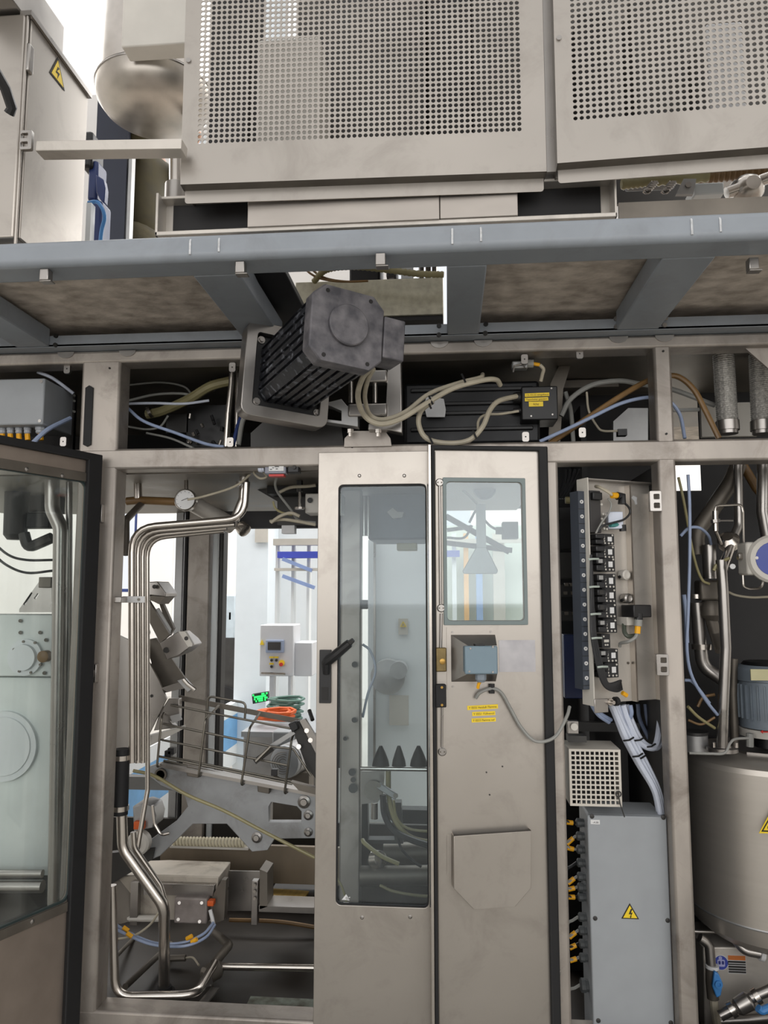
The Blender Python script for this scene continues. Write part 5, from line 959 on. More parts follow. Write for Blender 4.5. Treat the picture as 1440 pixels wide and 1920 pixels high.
part('cabinet', MB().pbox(487, 1172, 550, 1268, 3.0, .25), PBX, cbn, bev=.006); part('side_cabinet', MB().pbox(552, 1205, 585, 1268, 3.05, .25), PBX, cbn, bev=.006); part('screen_frame', MB().pbox(498, 1200, 532, 1224, 2.985, .02), mat('panel_blue_grey', (150, 164, 190), .4), cbn, bev=.004); part('screen', MB().pbox(502, 1204, 526, 1219, 2.98, .006), DGY, cbn)
p = at(491, 1205, 2.99); k3 = mpp(3); part('warning_sign', MB().plate([(p.x-4*k3, p.z-4*k3), (p.x+4*k3, p.z-4*k3), (p.x, p.z+5*k3)], (), 2.985, 2.999), LBY, cbn, smooth=0)
for px, py in ((509, 1238), (518, 1238), (509, 1250)): bt = part('push_button', MB().cyl(at(px, py, 2.97), at(px, py, 3.0), .010, 10), BLK, cbn); part('button_label', MB().pbox(px-4, py-7, px+4, py-4, 2.995, .004), LBY, bt)
part('emergency_plate', MB().cyl(at(528, 1243, 2.99), at(528, 1243, 3.0), .022, 14), LBY, cbn); part('emergency_stop', MB().cyl(at(527, 1246, 2.95), at(527, 1246, 2.99), .014, 12), RED, cbn)
part('handle', MB().tube([at(490, 1262, 2.96), at(535, 1264, 2.96)], .008, 8), STP, cbn); part('stand', MB().box(at(505, 1300, 3.05).x, at(513, 1300, 3.05).x, 3.05, 3.12, 0, at(510, 1268, 3.05).z), PBX, cbn); part('stand', MB().box(at(540, 1300, 3.05).x, at(545, 1300, 3.05).x, 3.05, 3.12, 0, at(540, 1268, 3.05).z), PBX, cbn)
bn = thing('far_conveyor', 'pale frame of a far machine with a blue cross beam beyond the opening', 'machine', (at(560, 1100, 4).x, 4, 0))
part('blue_beam', MB().pbox(520, 1034, 620, 1046, 3.8, .1), mat('royal_blue_paint', (70, 84, 190), .5), bn); part('cross_beam', MB().pbox(512, 1010, 620, 1022, 3.8, .1), CLP, bn); part('cross_beam', MB().pbox(514, 1065, 620, 1070, 3.8, .1), CLP, bn)
for px in (516, 546, 575): part('upright', MB().box(at(px, 1100, 3.85).x, at(px+5, 1100, 3.85).x, 3.85, 3.95, 0, at(px, 1010, 3.85).z), WPT, bn)
for i, (y0, x1) in enumerate(((1048, 585), (1080, 590))): part('slanted_brace', MB().bar(at(530, y0, 3.8), at(x1, y0+22, 3.8), .03, .03), mat('brace_blue_%d' % i, (140, 160, 205), .5), bn)
sg = thing('led_sign', 'small dark display with glowing green dots low on the column', 'sign', at(488, 1322, 4.1)); EMG = mat('green_led', (40, 240, 100), .5, emit=1.2, var=.02)
part('case', MB().pplate([(472, 1302), (502, 1297), (503, 1314), (474, 1320)], 4.1, .05), BLK, sg); random.seed(5)
for r_ in range(4):
    for c_i in range(10):
        if random.random() < .72: 
            px, py = 474.5+c_i*2.8, 1304+r_*4-c_i*.45; part('led_segment', MB().pbox(px-1.2, py-1.5, px+1.3, py+1.4, 4.085, .01), EMG, sg, smooth=0)
fk = thing('forklift', 'blue-grey forklift with red tail far off in the hall', 'forklift', (at(425, 1210, 6.5).x, 6.8, 0))
fz = lambda px, py: at(px, py, 6.5)
def fbx(a, b, c, d, m, nm, bev=.02): q = at(a, d, 6.5); r = at(c, b, 6.5); part(nm, MB().box(q.x, r.x, 6.5, 7.2, q.z, r.z), m, fk, bev=bev)
fbx(409, 1115, 442, 1198, mat('fork_body', (178, 190, 198), .5), 'cab'); fbx(409, 1178, 418, 1198, RED, 'tail'); fbx(420, 1130, 424, 1185, DGY, 'mast_rail'); fbx(426, 1145, 436, 1165, CLP, 'vent_cover')
q = at(420, 1206, 6.45); part('wheel', MB().cyl((q.x, 6.45, .24), (q.x, 6.75, .24), .24, 20), RUB, fk); part('chassis', MB().box(at(409, 1200, 6.5).x, at(442, 1200, 6.5).x, 6.5, 7.2, .4, at(420, 1196, 6.5).z), DGY, fk)
em = thing('electric_motor', 'grey finned electric motor on the hall floor behind the basket', 'motor', (at(535, 1430, 1.9).x, 1.9, .1))
p = at(536, 1428, 1.75); part('body', MB().lathe(p, (.25, 1, 0), [(0, .07), (.02, .09), (.3, .09)], 24), ALU, em); part('fan_cover', MB().lathe(p, (-.25, -1, 0), [(-.005, .088), (.02, .085), (.035, .06), (.036, .01)], 24), BOX, em)
for i in range(4): part('cover_ring', MB().tube([p+Vector((-.009, -.038, 0))+Vector((math.cos(t*math.pi/12), -.0, math.sin(t*math.pi/12)))*(.022+i*.012) for t in range(25)], .0016, 5), STD, em)
part('foot', MB().box(p.x-.08, p.x+.12, p.y+.05, p.y+.2, .1, p.z-.07), STD, em); part('terminal_box', MB().pbox(510, 1372, 545, 1410, 1.9, .12), BOX, em, bev=.01)
pt = thing('work_bench', 'low pale bench top carrying the cables behind the basket', 'bench', (at(520, 1480, 2.2).x, 2.2, 0)); p = at(520, 1405, 2.2)
part('top', MB().box(at(360, 1400, 2.1).x, at(640, 1400, 2.1).x, 2.05, 2.9, .62, .66), mat('beige_bench', (190, 180, 164), .6), pt) if 0 else None
part('leg', MB().box(p.x-.3, p.x-.25, 2.1, 2.15, 0, .1), CLP, pt); part('top', MB().box(p.x-.45, p.x+.5, 1.65, 2.25, .06, .1), mat('beige_plinth', (190, 182, 170), .6), pt)
for nm, m, cx_, cy_, lab in (('orange_cable', ORG, 517, 1348, 'heap of coiled orange cable on the crate behind the basket'), ('green_hose', GRN, 535, 1325, 'heap of coiled grey-green hose behind the orange cable')):
    Y = 2.5 if 'orange' in nm else 2.75; random.seed(len(nm)); c = at(cx_, cy_, Y); P = [c+Vector((math.cos(t*.7)*(.11+.02*math.sin(t*.33)), math.sin(t*.7)*.09, .0007*t*1.2+.006*math.sin(t*1.3)-(.0 if 'orange' in nm else max(0, (60-t)*.0015)))) for t in range(70)]
    solo(nm, MB().tube(P, .009, 7), m, lab, 'cable')
crt = thing('steel_crate', 'grey crate carrying the coiled cables behind the basket', 'crate', (at(525, 1370, 2.6).x, 2.6, 0)); q = at(517, 1356, 2.5)
part('crate_body', MB().box(q.x-.16, q.x+.45, 2.3, 3.0, .02, q.z-.02), ALU, crt, bev=.01); part('rim', MB().box(q.x-.17, q.x+.46, 2.29, 3.01, q.z-.05, q.z-.018), BOX, crt)

fr_ = thing('far_racking', 'pale racking with orange and blue uprights beyond the small door window', 'rack', (at(905, 1150, 5.2).x, 5.2, 0))
part('pale_panel', MB().box(at(820, 1100, 5.4).x, at(985, 1100, 5.4).x, 5.4, 5.5, 0, at(900, 985, 5.4).z), mat('pale_green_panel', (206, 214, 206), .6, 0, .03), fr_)
for px, w_, m in ((870, 9, mat('pale_orange_upright', (226, 178, 120), .5)), (893, 12, mat('pale_blue_upright', (140, 166, 206), .5)), (848, 8, WPT), (925, 22, CLP)):
    part('upright', MB().box(at(px, 1100, 5.2).x, at(px+w_, 1100, 5.2).x, 5.2, 5.3, 0, at(px, 1000, 5.2).z), m, fr_)
part('blue_beam', MB().pbox(832, 1032, 862, 1044, 5.15, .05), mat('rack_blue', (90, 104, 180), .5), fr_); part('shelf_beam', MB().pbox(832, 1010, 985, 1018, 5.15, .05), CLP, fr_)
# ------------------------------------------------------------------ valve panel
A, B = at(1097, 1100, -.02), at(1222, 1100, .10)
Mv = frame2(Vector((A.x, A.y, 0)), Vector((B.x, B.y, 0))); Wv = loc(Mv, 1238, 1250)[0]
va = thing('valve_station', 'tilted stainless valve panel hinged open between two posts', 'valve panel', Mv @ Vector((.1, 0, loc(Mv, 1120, 1318)[1])))
zt_v, zb_v = loc(Mv, 1150, 902)[1], loc(Mv, 1160, 1318)[1]
xr = loc(Mv, 1185, 1100)[0]
part('sheet', MB(Mv).box(0, Wv, .02, .024, zb_v, zt_v), VSH, va); part('flange', MB(Mv).box(-.003, .001, -.03, .024, zb_v, zt_v), CLP, va)  # pale flange colour stands in for the bright reflection on its steel edge
part('rib', MB(Mv).box(xr, xr+.006, -.004, .02, zb_v, zt_v-.01), STP, va); part('flange', MB(Mv).box(Wv-.005, Wv, -.02, .024, zb_v, zt_v-.03), STP, va); part('flange', MB(Mv).box(0, Wv, -.02, .024, zt_v-.003, zt_v), STM, va)
part('lock_strip', MB(Mv).box(-.003, .048, -.034, -.03, zb_v-.02, zb_v+.022), STM, va, bev=.002)
x, z = loc(Mv, 1143, 1316, -.034); part('lock_bolt', MB(Mv).lathe((x, -.034, z), (0, -1, 0), [(0, .011), (.006, .011), (.006, .007), (.02, .006)], 10), STP, va)
x, z = loc(Mv, 1156, 1316, -.03); part('buffer', MB(Mv).lathe((x, -.02, z), (1, 0, 0), [(0, .014), (.012, .014), (.018, .008)], 12), RUB, va)
# terminal rail with white ring terminals
rl = part('manifold_rail', MB(Mv).box(-.026, -.003, -.012, .03, loc(Mv, 1095, 1292)[1], loc(Mv, 1090, 922)[1]), mat('slate_manifold', (58, 64, 74), .45, 0, .1), va)
for i in range(13):
    px, py = 1091.5+i*1.02*(1104-1091.5)/12.0, 941+i*(1271-941)/12; x, z = loc(Mv, px, py, -.012)
    x = -.0145; part('ring_port', MB(Mv).lathe((x, -.012, z), (0, -1, 0), [(0, .006), (.003, .006), (.003, .003), (.0, .003)], 12), WHT, rl)
    part('rail_joint', MB(Mv).box(-.0265, -.0028, -.0125, -.0115, z-.023, z-.0215), INK, rl, smooth=0)
# valves
def vx(px, py, y=-.02): return loc(Mv, px, py, y)
ys_ = [965, 985, 1008][:0]
x0 = vx(1118, 1100)[0]-.003; VB = mat('valve_black', (26, 27, 30), .35, 0, .15, 20)
def valve(yc, hpx, i, kind=0, lab=''):
    z = loc(Mv, 1130, yc, 0)[1]; h_ = hpx*mpp(.03)/2
    v = thing('solenoid_valve', lab, 'valve', Mv @ Vector((x0+.03, 0, z-h_)), 'solenoid valves on the open panel')
    part('base', MB(Mv).box(x0+.025, x0+.078, -.02, .02, z-h_, z+h_), VB, v, bev=.001)
    part('coil', MB(Mv).box(x0, x0+.034, -.03, .018, z+h_*.06, z+h_*.9), VB, v, bev=.003); part('coil', MB(Mv).box(x0+.002, x0+.034, -.027, .018, z-h_*.92, z-h_*.06), VB, v, bev=.003)
    if kind: part('coil_label', MB(Mv).box(x0+.006, x0+.022, -.0305, -.0298, z+h_*.2, z+h_*.75), DGY if kind == 2 else ALU, v, smooth=0)
    part('number_plate', MB(Mv).box(x0+.052, x0+.068, -.0208, -.0198, z-h_*.35, z+h_*.45), WHT, v, smooth=0)
    for dx, dz in ((.036, .62), (.037, .15), (.037, -.3), (.040, -.7), (.055, -.72), (.068, -.72), (.070, .75)):
        p0 = (x0+dx, -.0225, z+h_*dz); part('valve_screw', MB(Mv).cyl(p0, (p0[0], -.019, p0[2]), .0032, 6), CLP, v)
    part('white_tag', MB(Mv).box(x0+.033, x0+.039, -.0228, -.0195, z+h_*.2, z+h_*.42), WHT, v, smooth=0)
names = ['topmost', 'second', 'third', 'fourth', 'fifth', 'sixth', 'seventh', 'ninth, just under the gap', 'lowest']
for i, (yc, hh2, kd) in enumerate(((1012, 20, 0), (1036, 24, 0), (1059, 25, 1), (1090, 27, 1), (1117, 26, 2), (1145, 27, 2), (1173, 25, 1), (1229, 24, 1), (1256, 26, 0))):
    valve(yc, hh2, i, kd, 'black solenoid valve, %s in the row on the open panel' % names[i])
z = loc(Mv, 1130, 1201, 0)[1]; v = thing('blank_valve', 'narrow black blanking block with pale slot in the valve row', 'valve', Mv @ Vector((x0+.03, 0, z-.02))); part('base', MB(Mv).box(x0+.018, x0+.05, -.02, .02, z-.021, z+.021), VB, v, bev=.001); part('slot', MB(Mv).box(x0+.026, x0+.044, -.021, -.0198, z-.004, z+.004), CLP, v, smooth=0)
for dx, dz in ((.024, .014), (.03, -.012), (.038, -.012)): part('screw', MB(Mv).cyl((x0+dx, -.0225, z+dz), (x0+dx, -.019, z+dz), .003, 6), CLP, v)
# upper electronics on the panel
uz0, uz1 = loc(Mv, 1120, 1000)[1], loc(Mv, 1120, 922)[1]
ub = thing('bus_module', 'dark grey bus module with small screws at the top of the valve panel', 'module', Mv @ Vector((.04, 0, uz0)))
part('module', MB(Mv).box(x0-.012, x0+.03, -.02, .02, uz0, uz1), mat('module_grey', (52, 50, 50), .45, 0, .1), ub, bev=.002)
for px, py in ((1127, 946), (1130, 964), (1135, 965), (1128, 973), (1131, 982), (1137, 984), (1132, 991), (1137, 992)): x, z = loc(Mv, px, py, -.02); part('screw', MB(Mv).cyl((x, -.0235, z), (x, -.0195, z), .004, 6), CLP, ub)
part('connector', MB(Mv).box(x0-.01, x0+.026, -.035, -.02, loc(Mv, 1120, 940)[1], loc(Mv, 1120, 926)[1]), BLK, ub, bev=.003)
def vloop(name, pts, r, m, lab, cat='cable'): return solo(name, MB().tube(spline([Mv @ Vector((loc(Mv, a, b, y)[0], y, loc(Mv, a, b, y)[1])) for a, b, y in pts]), r, 8), m, lab, cat)
P3 = lambda a, b, y: Mv @ Vector((loc(Mv, a, b, y)[0], y, loc(Mv, a, b, y)[1]))
el2 = thing('angled_plug', 'black angled plug with a yellow marker at the top of the valve panel', 'plug', P3(1160, 945, -.04))
part('plug', MB().tube([P3(1157, 930, -.05), P3(1166, 930, -.05), P3(1166, 945, -.05)], .013, 10), BLK, el2); part('yellow_marker', MB().cyl(P3(1147, 929, -.05), P3(1158, 929, -.05), .0095, 8), YEL, el2)
vloop('grey_cable', [(1117, 912, .0), (1125, 914, -.03), (1138, 921, -.045), (1148, 928, -.05)], .0055, CAB, 'cream cable from the panel grommet to the yellow-marked plug')
vloop('black_cable', [(1166, 940, -.05), (1178, 950, -.05), (1181, 962, -.05), (1170, 974, -.05), (1150, 980, -.045), (1130, 986, -.04), (1120, 998, -.03)], .0035, CBK, 'thin black cable looping right around the pale patch of the valve panel')
vloop('grey_cable', [(1140, 935, -.035), (1146, 945, -.035), (1142, 960, -.035), (1128, 980, -.035), (1117, 1000, -.03)], .003, CGY, 'thin grey cable crossing the bus module on the valve panel')
pn = thing('teal_fitting', 'teal push fitting with black knob on the valve panel', 'fitting', P3(1150, 990, -.03)); part('barrel', MB().cyl(P3(1144, 984, -.03), P3(1166, 984, -.03), .008, 10), mat('teal_plastic', (70, 140, 138), .4), pn); part('knob', MB().cyl(P3(1167, 984, -.035), P3(1168, 996, -.035), .011, 10), BLK, pn)
part('white_body', MB().box(*sorted((P3(1140, 975, -.02).x, P3(1165, 975, -.02).x)), P3(1150, 975, -.03).y, P3(1150, 975, -.0).y, P3(1150, 992, -.02).z, P3(1150, 960, -.02).z), TWH, pn, bev=.003)
for i, (px, py, lab) in enumerate(((1170, 1078, 'upper round silencer on the valve panel beside the valves'), (1174, 1122, 'lower round silencer on the valve panel beside the valves'))):
    sl_ = thing('silencer', lab, 'silencer', P3(px, py+10, 0)); part('disc', MB().lathe(P3(px, py, 0), Mv.to_3x3() @ Vector((0, -1, 0)), [(-.01, .016), (.012, .016), (.016, .011), (.014, .006)], 14), CLP if i == 0 else STM, sl_); part('stem', MB().cyl(P3(px-9, py+4, 0), P3(px, py, .005), .005, 8), BLK, sl_)
vp = thing('pressure_switch', 'black pressure switch with grey collar and yellow marker on the valve panel', 'switch', P3(1190, 1190, -.05))
part('body', MB(Mv).box(vx(1172, 1140)[0], vx(1205, 1140)[0], -.06, .0, loc(Mv, 1188, 1157, -.02)[1], loc(Mv, 1188, 1134, -.02)[1]), BLK, vp, bev=.003)
part('neck', MB().cyl(P3(1197, 1150, -.05), P3(1197, 1162, -.05), .013, 10), BLK, vp); part('collar', MB().cyl(P3(1197, 1160, -.05), P3(1196, 1174, -.05), .0125, 12), CGY, vp); part('yellow_marker', MB().cyl(P3(1196, 1174, -.05), P3(1195, 1188, -.05), .009, 10), YEL, vp)
part('mount', MB(Mv).box(vx(1171, 1160)[0], vx(1186, 1160)[0], -.03, .018, loc(Mv, 1178, 1172, -.02)[1], loc(Mv, 1178, 1157, -.02)[1]), CLP, vp)
vloop('grey_cable', [(1195, 1187, -.05), (1190, 1196, -.05), (1178, 1203, -.04), (1164, 1206, -.01), (1162, 1212, .0)], .0055, CGY, 'grey cable bending from the yellow marker back to the valve row'); vloop('black_hose', [(1170, 1170, -.01), (1171, 1185, -.02), (1178, 1193, -.03), (1190, 1192, -.03)], .007, mat('dark_green_hose', (70, 76, 66), .4), 'dark hose bent under the pressure switch', 'hose')
for px, py in ((1177, 1243), (1185, 1243)): x, z = loc(Mv, px, py, .02); part('rivet', MB(Mv).cyl((x, .016, z), (x, .021, z), .004, 8), STD, va)
x, z = loc(Mv, 1189, 936, .019); part('white_smear', MB(Mv).plate([(x-.012, z+.004), (x-.004, z+.012), (x+.012, z+.006), (x+.01, z-.004), (x+.012, z-.016), (x+.004, z-.018), (x, z-.006)], (), .0185, .0195), WHT, va, smooth=0)
# black cable bundle down the valves
random.seed(11)
for i in range(7):
    d = i*1.7-5; e = [(1110+d*.25, 1040+i*10, -.036), (1110+d*.5, 1100+i*6, -.038-.002*(i % 3)), (1111+d*.6, 1150, -.04), (1114+d*.8, 1200, -.042-.002*(i % 2)), (1128+d, 1262, -.045), (1138+d*.6, 1285-d*.6, -.045), (1155+i*1.2, 1296-i*3.2, -.04), (1166-i*.5, 1292-i*2.5, -.03)]
    vloop('bundled_cable', e, .0038, CBK, 'black cable in the bundle beside the valves, number %s from the left' % ['one', 'two', 'three', 'four', 'five', 'six', 'seven'][i])['group'] = 'black cables bundled beside the valves'
for i, (py, px) in enumerate(((1048, 1112), (1100, 1113), (1151, 1116), (1196, 1118), (1250, 1129))):
    solo('cable_tie', MB().tube([P3(px-9, py+1, -.05), P3(px, py, -.056), P3(px+10, py, -.05)], .0034, 6), mat('tie_white_%d' % i, (170, 180, 172), .5), 'pale cable tie across the black bundle, %s from the top' % ['first', 'second', 'third', 'fourth', 'lowest, fifth'][i], 'cable tie')
ye = solo('yellow_end', MB().cyl(P3(1167, 1299, -.03), P3(1175, 1304, -.03), .007, 8), YEL, 'yellow marker sleeve at the end of the black cable bundle', 'marker')
# behind the panel
rr = thing('red_lever', 'pale lever with red tip behind the top left of the valve panel', 'lever', at(1075, 945, .15)); part('lever', MB().cyl(at(1060, 938, .15), at(1088, 938, .15), .012, 10), HOY, rr); part('red_tip', MB().pbox(1076, 935, 1086, 941, .135, .01), RED, rr)
ib = thing('inner_cards', 'dark stacked control modules behind the valve panel', 'module', at(1070, 1180, .35))
for a, b, c, d, m in ((1048, 950, 1090, 1030, DRK), (1048, 1035, 1088, 1085, DGY), (1048, 1095, 1088, 1120, BLK), (1052, 1145, 1084, 1165, DGY), (1058, 1190, 1100, 1310, DBL)): part('card', MB().pbox(a, b, c, d, .36, .06), m, ib, bev=.003)
for px, py in ((1062, 1096), (1072, 1096), (1060, 1112), (1074, 1112), (1062, 1150), (1076, 1150)): part('pale_connector', MB().pbox(px-3, py-3, px+4, py+3, .345, .02), STD, ib)
for i in range(4): solo('dark_hose', MB().ptube([(1060+i*9, 880, .3), (1058+i*6, 905, .3), (1046+i*4, 935, .3)], .006, 7), CBK, 'dark hose behind the valve panel top, %s from the left' % ['first', 'second', 'third', 'fourth'][i], 'hose')
# tubes below the valve panel
loop('pale_tube', [(1093, 1110, .03), (1084, 1150, .03), (1082, 1200, .03), (1086, 1265, .03)], .0055, TBL, 'pale blue tube running down left of the valve panel', 'tube')
loop('pale_tube', [(1098, 1292, .02), (1108, 1318, .03), (1122, 1340, .05), (1142, 1354, .08)], .0068, TBL, 'pale blue tube curving out under the valve panel', 'tube')
loop('pale_tube', [(1116, 1325, .04), (1126, 1338, .05), (1146, 1350, .08)], .006, TBL, 'short pale tube just behind the curved one under the valve panel', 'tube')
for i, (x0_, x1_, x2_, r) in enumerate(((1148, 1175, 1235, .0085), (1153, 1182, 1239, .008), (1158, 1188, 1243, .0075), (1144, 1170, 1232, .007))):
    loop('white_tube', [(x0_, 1322, .04+.012*i), (x0_+12, 1350, .04+.012*i), (x1_, 1385, .04+.012*i), (x1_+24, 1430, .05+.012*i), (x2_-8, 1480, .06+.012*i), (x2_+3, 1525, .08+.012*i)], r, TWH, 'milky tube of the left bundle below the valve panel, %s one' % ['front', 'second', 'third', 'rearmost'][i], 'tube')
for i, (x0_, r) in enumerate(((1168, .0105), (1174, .0095))):
    loop('white_tube', [(x0_, 1322, .06+.014*i), (x0_+10, 1352, .06+.014*i), (x0_+28, 1388, .07+.014*i), (x0_+50, 1402, .09+.014*i), (x0_+64, 1392, .12+.014*i), (x0_+72, 1330, .2)], r, TWH, 'thick milky tube bending right below the valve panel, %s one' % ['front', 'rear'][i], 'tube')
loop('pale_tube', [(1182, 1322, .05), (1184, 1338, .05), (1180, 1350, .07)], .0065, TBL, 'short pale tube at the right under the valve panel', 'tube')
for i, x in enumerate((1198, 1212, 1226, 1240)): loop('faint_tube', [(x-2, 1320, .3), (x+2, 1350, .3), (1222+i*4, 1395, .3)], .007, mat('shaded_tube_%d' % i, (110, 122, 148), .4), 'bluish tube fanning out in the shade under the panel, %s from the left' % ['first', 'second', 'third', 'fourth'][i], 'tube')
for i, (px, py, Y) in enumerate(((1178, 1386, .03), (1195, 1416, .035), (1200, 1420, .06), (1198, 1386, .06), (1219, 1398, .08))): 
    p = at(px, py, Y); solo('cable_tie', MB().tube([p+Vector((-.016, -.004, -.004)), p+Vector((0, -.014, 0)), p+Vector((.016, -.002, .006))], .003, 6), BLK, 'black tie around the milky tubes, ' + ['left bundle upper', 'left bundle lower', 'left bundle lowest rear', 'right bundle upper', 'right bundle at the bend'][i], 'cable tie')
# bracket and vent grille, junction box
lb2 = thing('rail_bracket', 'small pale bracket with bolts above the square-holed grille', 'bracket', at(1080, 1375, .1)); part('plate', MB().pbox(1064, 1352, 1085, 1376, .02, .02), STM, lb2, bev=.002); part('bolt', MB().cyl(at(1077, 1363, .005), at(1077, 1363, .022), .011, 12), CLP, lb2); part('rail', MB().pbox(1080, 1355, 1200, 1372, .3, .03), DGY, lb2); part('arm', MB().pbox(1066, 1380, 1100, 1392, .06, .05), DGY, lb2)
gr = thing('vent_grille', 'pale square-holed grille box in front of the dark recess', 'grille', at(1115, 1514, .03)); gy = .02
ga_, gb_ = at(1068, 1460, gy), at(1165, 1460, gy); gz0_, gz1_ = at(1116, 1512, gy).z, at(1116, 1405, gy).z
GW = mat('ivory_paint', (198, 192, 182), .5, 0, .04)
hx = []; pw_, ph_ = (gb_.x-ga_.x-.01)/10, (gz1_-gz0_-.01)/11
for i in range(10):
    for j in range(11):
        x = ga_.x+.005+i*pw_; z = gz0_+.005+j*ph_; hx.append([(x+pw_*.15, z+ph_*.15), (x+pw_*.85, z+ph_*.15), (x+pw_*.85, z+ph_*.85), (x+pw_*.15, z+ph_*.85)])
part('front_mesh', MB().plate([(ga_.x, gz0_), (gb_.x, gz0_), (gb_.x, gz1_), (ga_.x, gz1_)], hx, gy, gy+.004), GW, gr, smooth=0)
part('top_sheet', MB().box(ga_.x, gb_.x, gy+.003, gy+.14, gz1_-.003, gz1_), GW, gr); part('side_sheet', MB().box(gb_.x-.003, gb_.x, gy+.004, gy+.14, gz0_, gz1_-.003), GW, gr); part('side_sheet', MB().box(ga_.x, ga_.x+.003, gy+.004, gy+.14, gz0_, gz1_-.003), GW, gr)
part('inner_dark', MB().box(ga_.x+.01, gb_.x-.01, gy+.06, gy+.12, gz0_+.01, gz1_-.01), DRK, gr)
c = at(1159, 1488, gy-.006); part('knot', MB().tube([c+Vector((.008*math.cos(t), -.004, .008*math.sin(t))) for t in [i*.7 for i in range(10)]], .0022, 6), DGY, gr); part('wire', MB().tube([c, at(1163, 1508, gy-.01), at(1171, 1532, gy-.005)], .0018, 6), DGY, gr)
gj = thing('junction_box', 'tall grey junction box with high voltage triangle standing in the right recess', 'junction box', at(1180, 1925, .06)); jy = .05
ja, jb_ = at(1108, 1720, jy), at(1256, 1720, jy); jz1 = at(1180, 1531, jy).z; jz0 = .13
part('box_body', MB().box(ja.x, jb_.x, jy+.018, jy+.17, jz0, jz1+.0), BOX, gj, bev=.006); part('lid', MB().box(ja.x-.002, jb_.x+.002, jy, jy+.017, jz0, jz1+.001), BOX, gj, bev=.004)
for px, py in ((1110, 1531), (1244, 1533), (1116, 1722), (1252, 1726), (1122, 1914), (1258, 1918)): p = at(px, py, jy-.001); part('lid_screw', MB().lathe(p, (0, 1, 0), [(-.001, .005), (0, .007), (.004, .007)], 10), DGY, gj)
p = at(1116, 1541, jy-.001); part('white_label', MB().box(p.x-.014, p.x+.014, jy-.0015, jy, p.z-.007, p.z+.006), WHT, gj, smooth=0); text('lettering', '-A38', Matrix.Translation((p.x-.008, jy-.002, p.z-.004)), .008, DGY, gj, 0, .017)
k4 = mpp(jy); p = at(1181, 1708, jy); T = [(p.x-15*k4, p.z-13*k4), (p.x+15*k4, p.z-13*k4), (p.x, p.z+13*k4)]
ws = part('warning_sign', MB().plate(T, (), jy-.0012, jy-.0002), INK, gj, label='yellow high voltage triangle', smooth=0); part('yellow_field', MB().plate([(p.x+(x-p.x)*.8, p.z-4.3*k4+(z-p.z+4.3*k4)*.8) for x, z in T], (), jy-.002, jy-.0013), LBY, ws, smooth=0)
def bolt_shape(x, z, q): return [(x+.15*q, z+1.0*q), (x+.5*q, z+1.0*q), (x+.1*q, z+.15*q), (x+.5*q, z+.25*q), (x+.12*q, z-.55*q), (x+.3*q, z-.5*q), (x-.0*q, z-1.0*q), (x-.12*q, z-.5*q), (x+.02*q, z-.55*q), (x+.12*q, z-.05*q), (x-.35*q, z-.15*q)]
part('lightning_bolt', MB().plate(bolt_shape(p.x+.3*k4, p.z-4*k4, 8*k4), (), jy-.0026, jy-.0021), INK, ws, smooth=0)
for i, py in enumerate((1543, 1568, 1593, 1618, 1644, 1664, 1682, 1720, 1745, 1770, 1796, 1848)):
    r = .0125 if i < 11 else .019; c = at(1104+(py-1543)*.02, py, jy+.08); c.x = ja.x
    g = part('cable_gland', MB().lathe(c, (-1, 0, 0), [(-.002, r), (.008, r), (.009, r*1.12), (.022, r*1.12), (.026, r*.7)], 10), mat('dark_gland_%d' % i, (78, 82, 84), .45), gj)
    e = c+Vector((-.026, 0, 0)); random.seed(i); dz = random.uniform(-.03, .01)
    part('gland_cable', MB().tube(spline([e, e+Vector((-.018, -.01, dz*.4)), e+Vector((-.034, -.01, dz)), e+Vector((-.036, .02, dz-.05))]), .0045, 7), CGY if i % 3 else CBK, g)
    if i not in (3, 7, 11): part('yellow_marker', MB().cyl(e+Vector((-.010, -.006, dz*.2)), e+Vector((-.031, -.010, dz*.9)), .0075, 8), YEL, g)
tm = thing('tank_motor', 'blue-grey finned motor standing on the steel tank at right', 'motor', at(1425, 1400, .3)); cm = at(1440, 1330, .36)
zz = lambda y: at(1440, y, .36).z; MBG = mat('blue_grey_motor', (122, 132, 142), .5, .1, .1, 14)
part('fan_cowl', MB().lathe((cm.x, cm.y, 0), (0, 0, 1), [(zz(1275), .100), (zz(1252), .100), (zz(1246), .085)], 28), MBG, tm); part('body', MB().lathe((cm.x, cm.y, 0), (0, 0, 1), [(zz(1362), .094), (zz(1276), .094)], 28), MBG, tm)
for i in range(28):
    a = 2*math.pi*i/28
    if math.sin(a) < .35:
        d = Vector((math.cos(a), math.sin(a), 0)); part('cooling_fin', MB().bar(Vector((cm.x, cm.y, zz(1345)))+d*.0955, Vector((cm.x, cm.y, zz(1282)))+d*.0955, .004, .012, d), MBG, tm, smooth=0)
part('flange', MB().lathe((cm.x, cm.y, 0), (0, 0, 1), [(zz(1378), .098), (zz(1364), .098)], 28), CLP, tm); part('coupling', MB().lathe((cm.x, cm.y, 0), (0, 0, 1), [(zz(1400), .05), (zz(1378), .05)], 20), BLK, tm)
part('grille_top', MB().lathe((cm.x, cm.y, 0), (0, 0, 1), [(zz(1246), .08), (zz(1240), .07)], 20), BLK, tm)
for px in (1406,): part('foot_post', MB().cyl(at(px, 1375, .27), at(px, 1400, .27), .012, 10), CGY, tm)
p = at(1423, 1264, .26); part('nameplate', MB().pbox(1408, 1255, 1450, 1276, .257, .006), mat('cream_nameplate', (206, 200, 160), .5), tm)
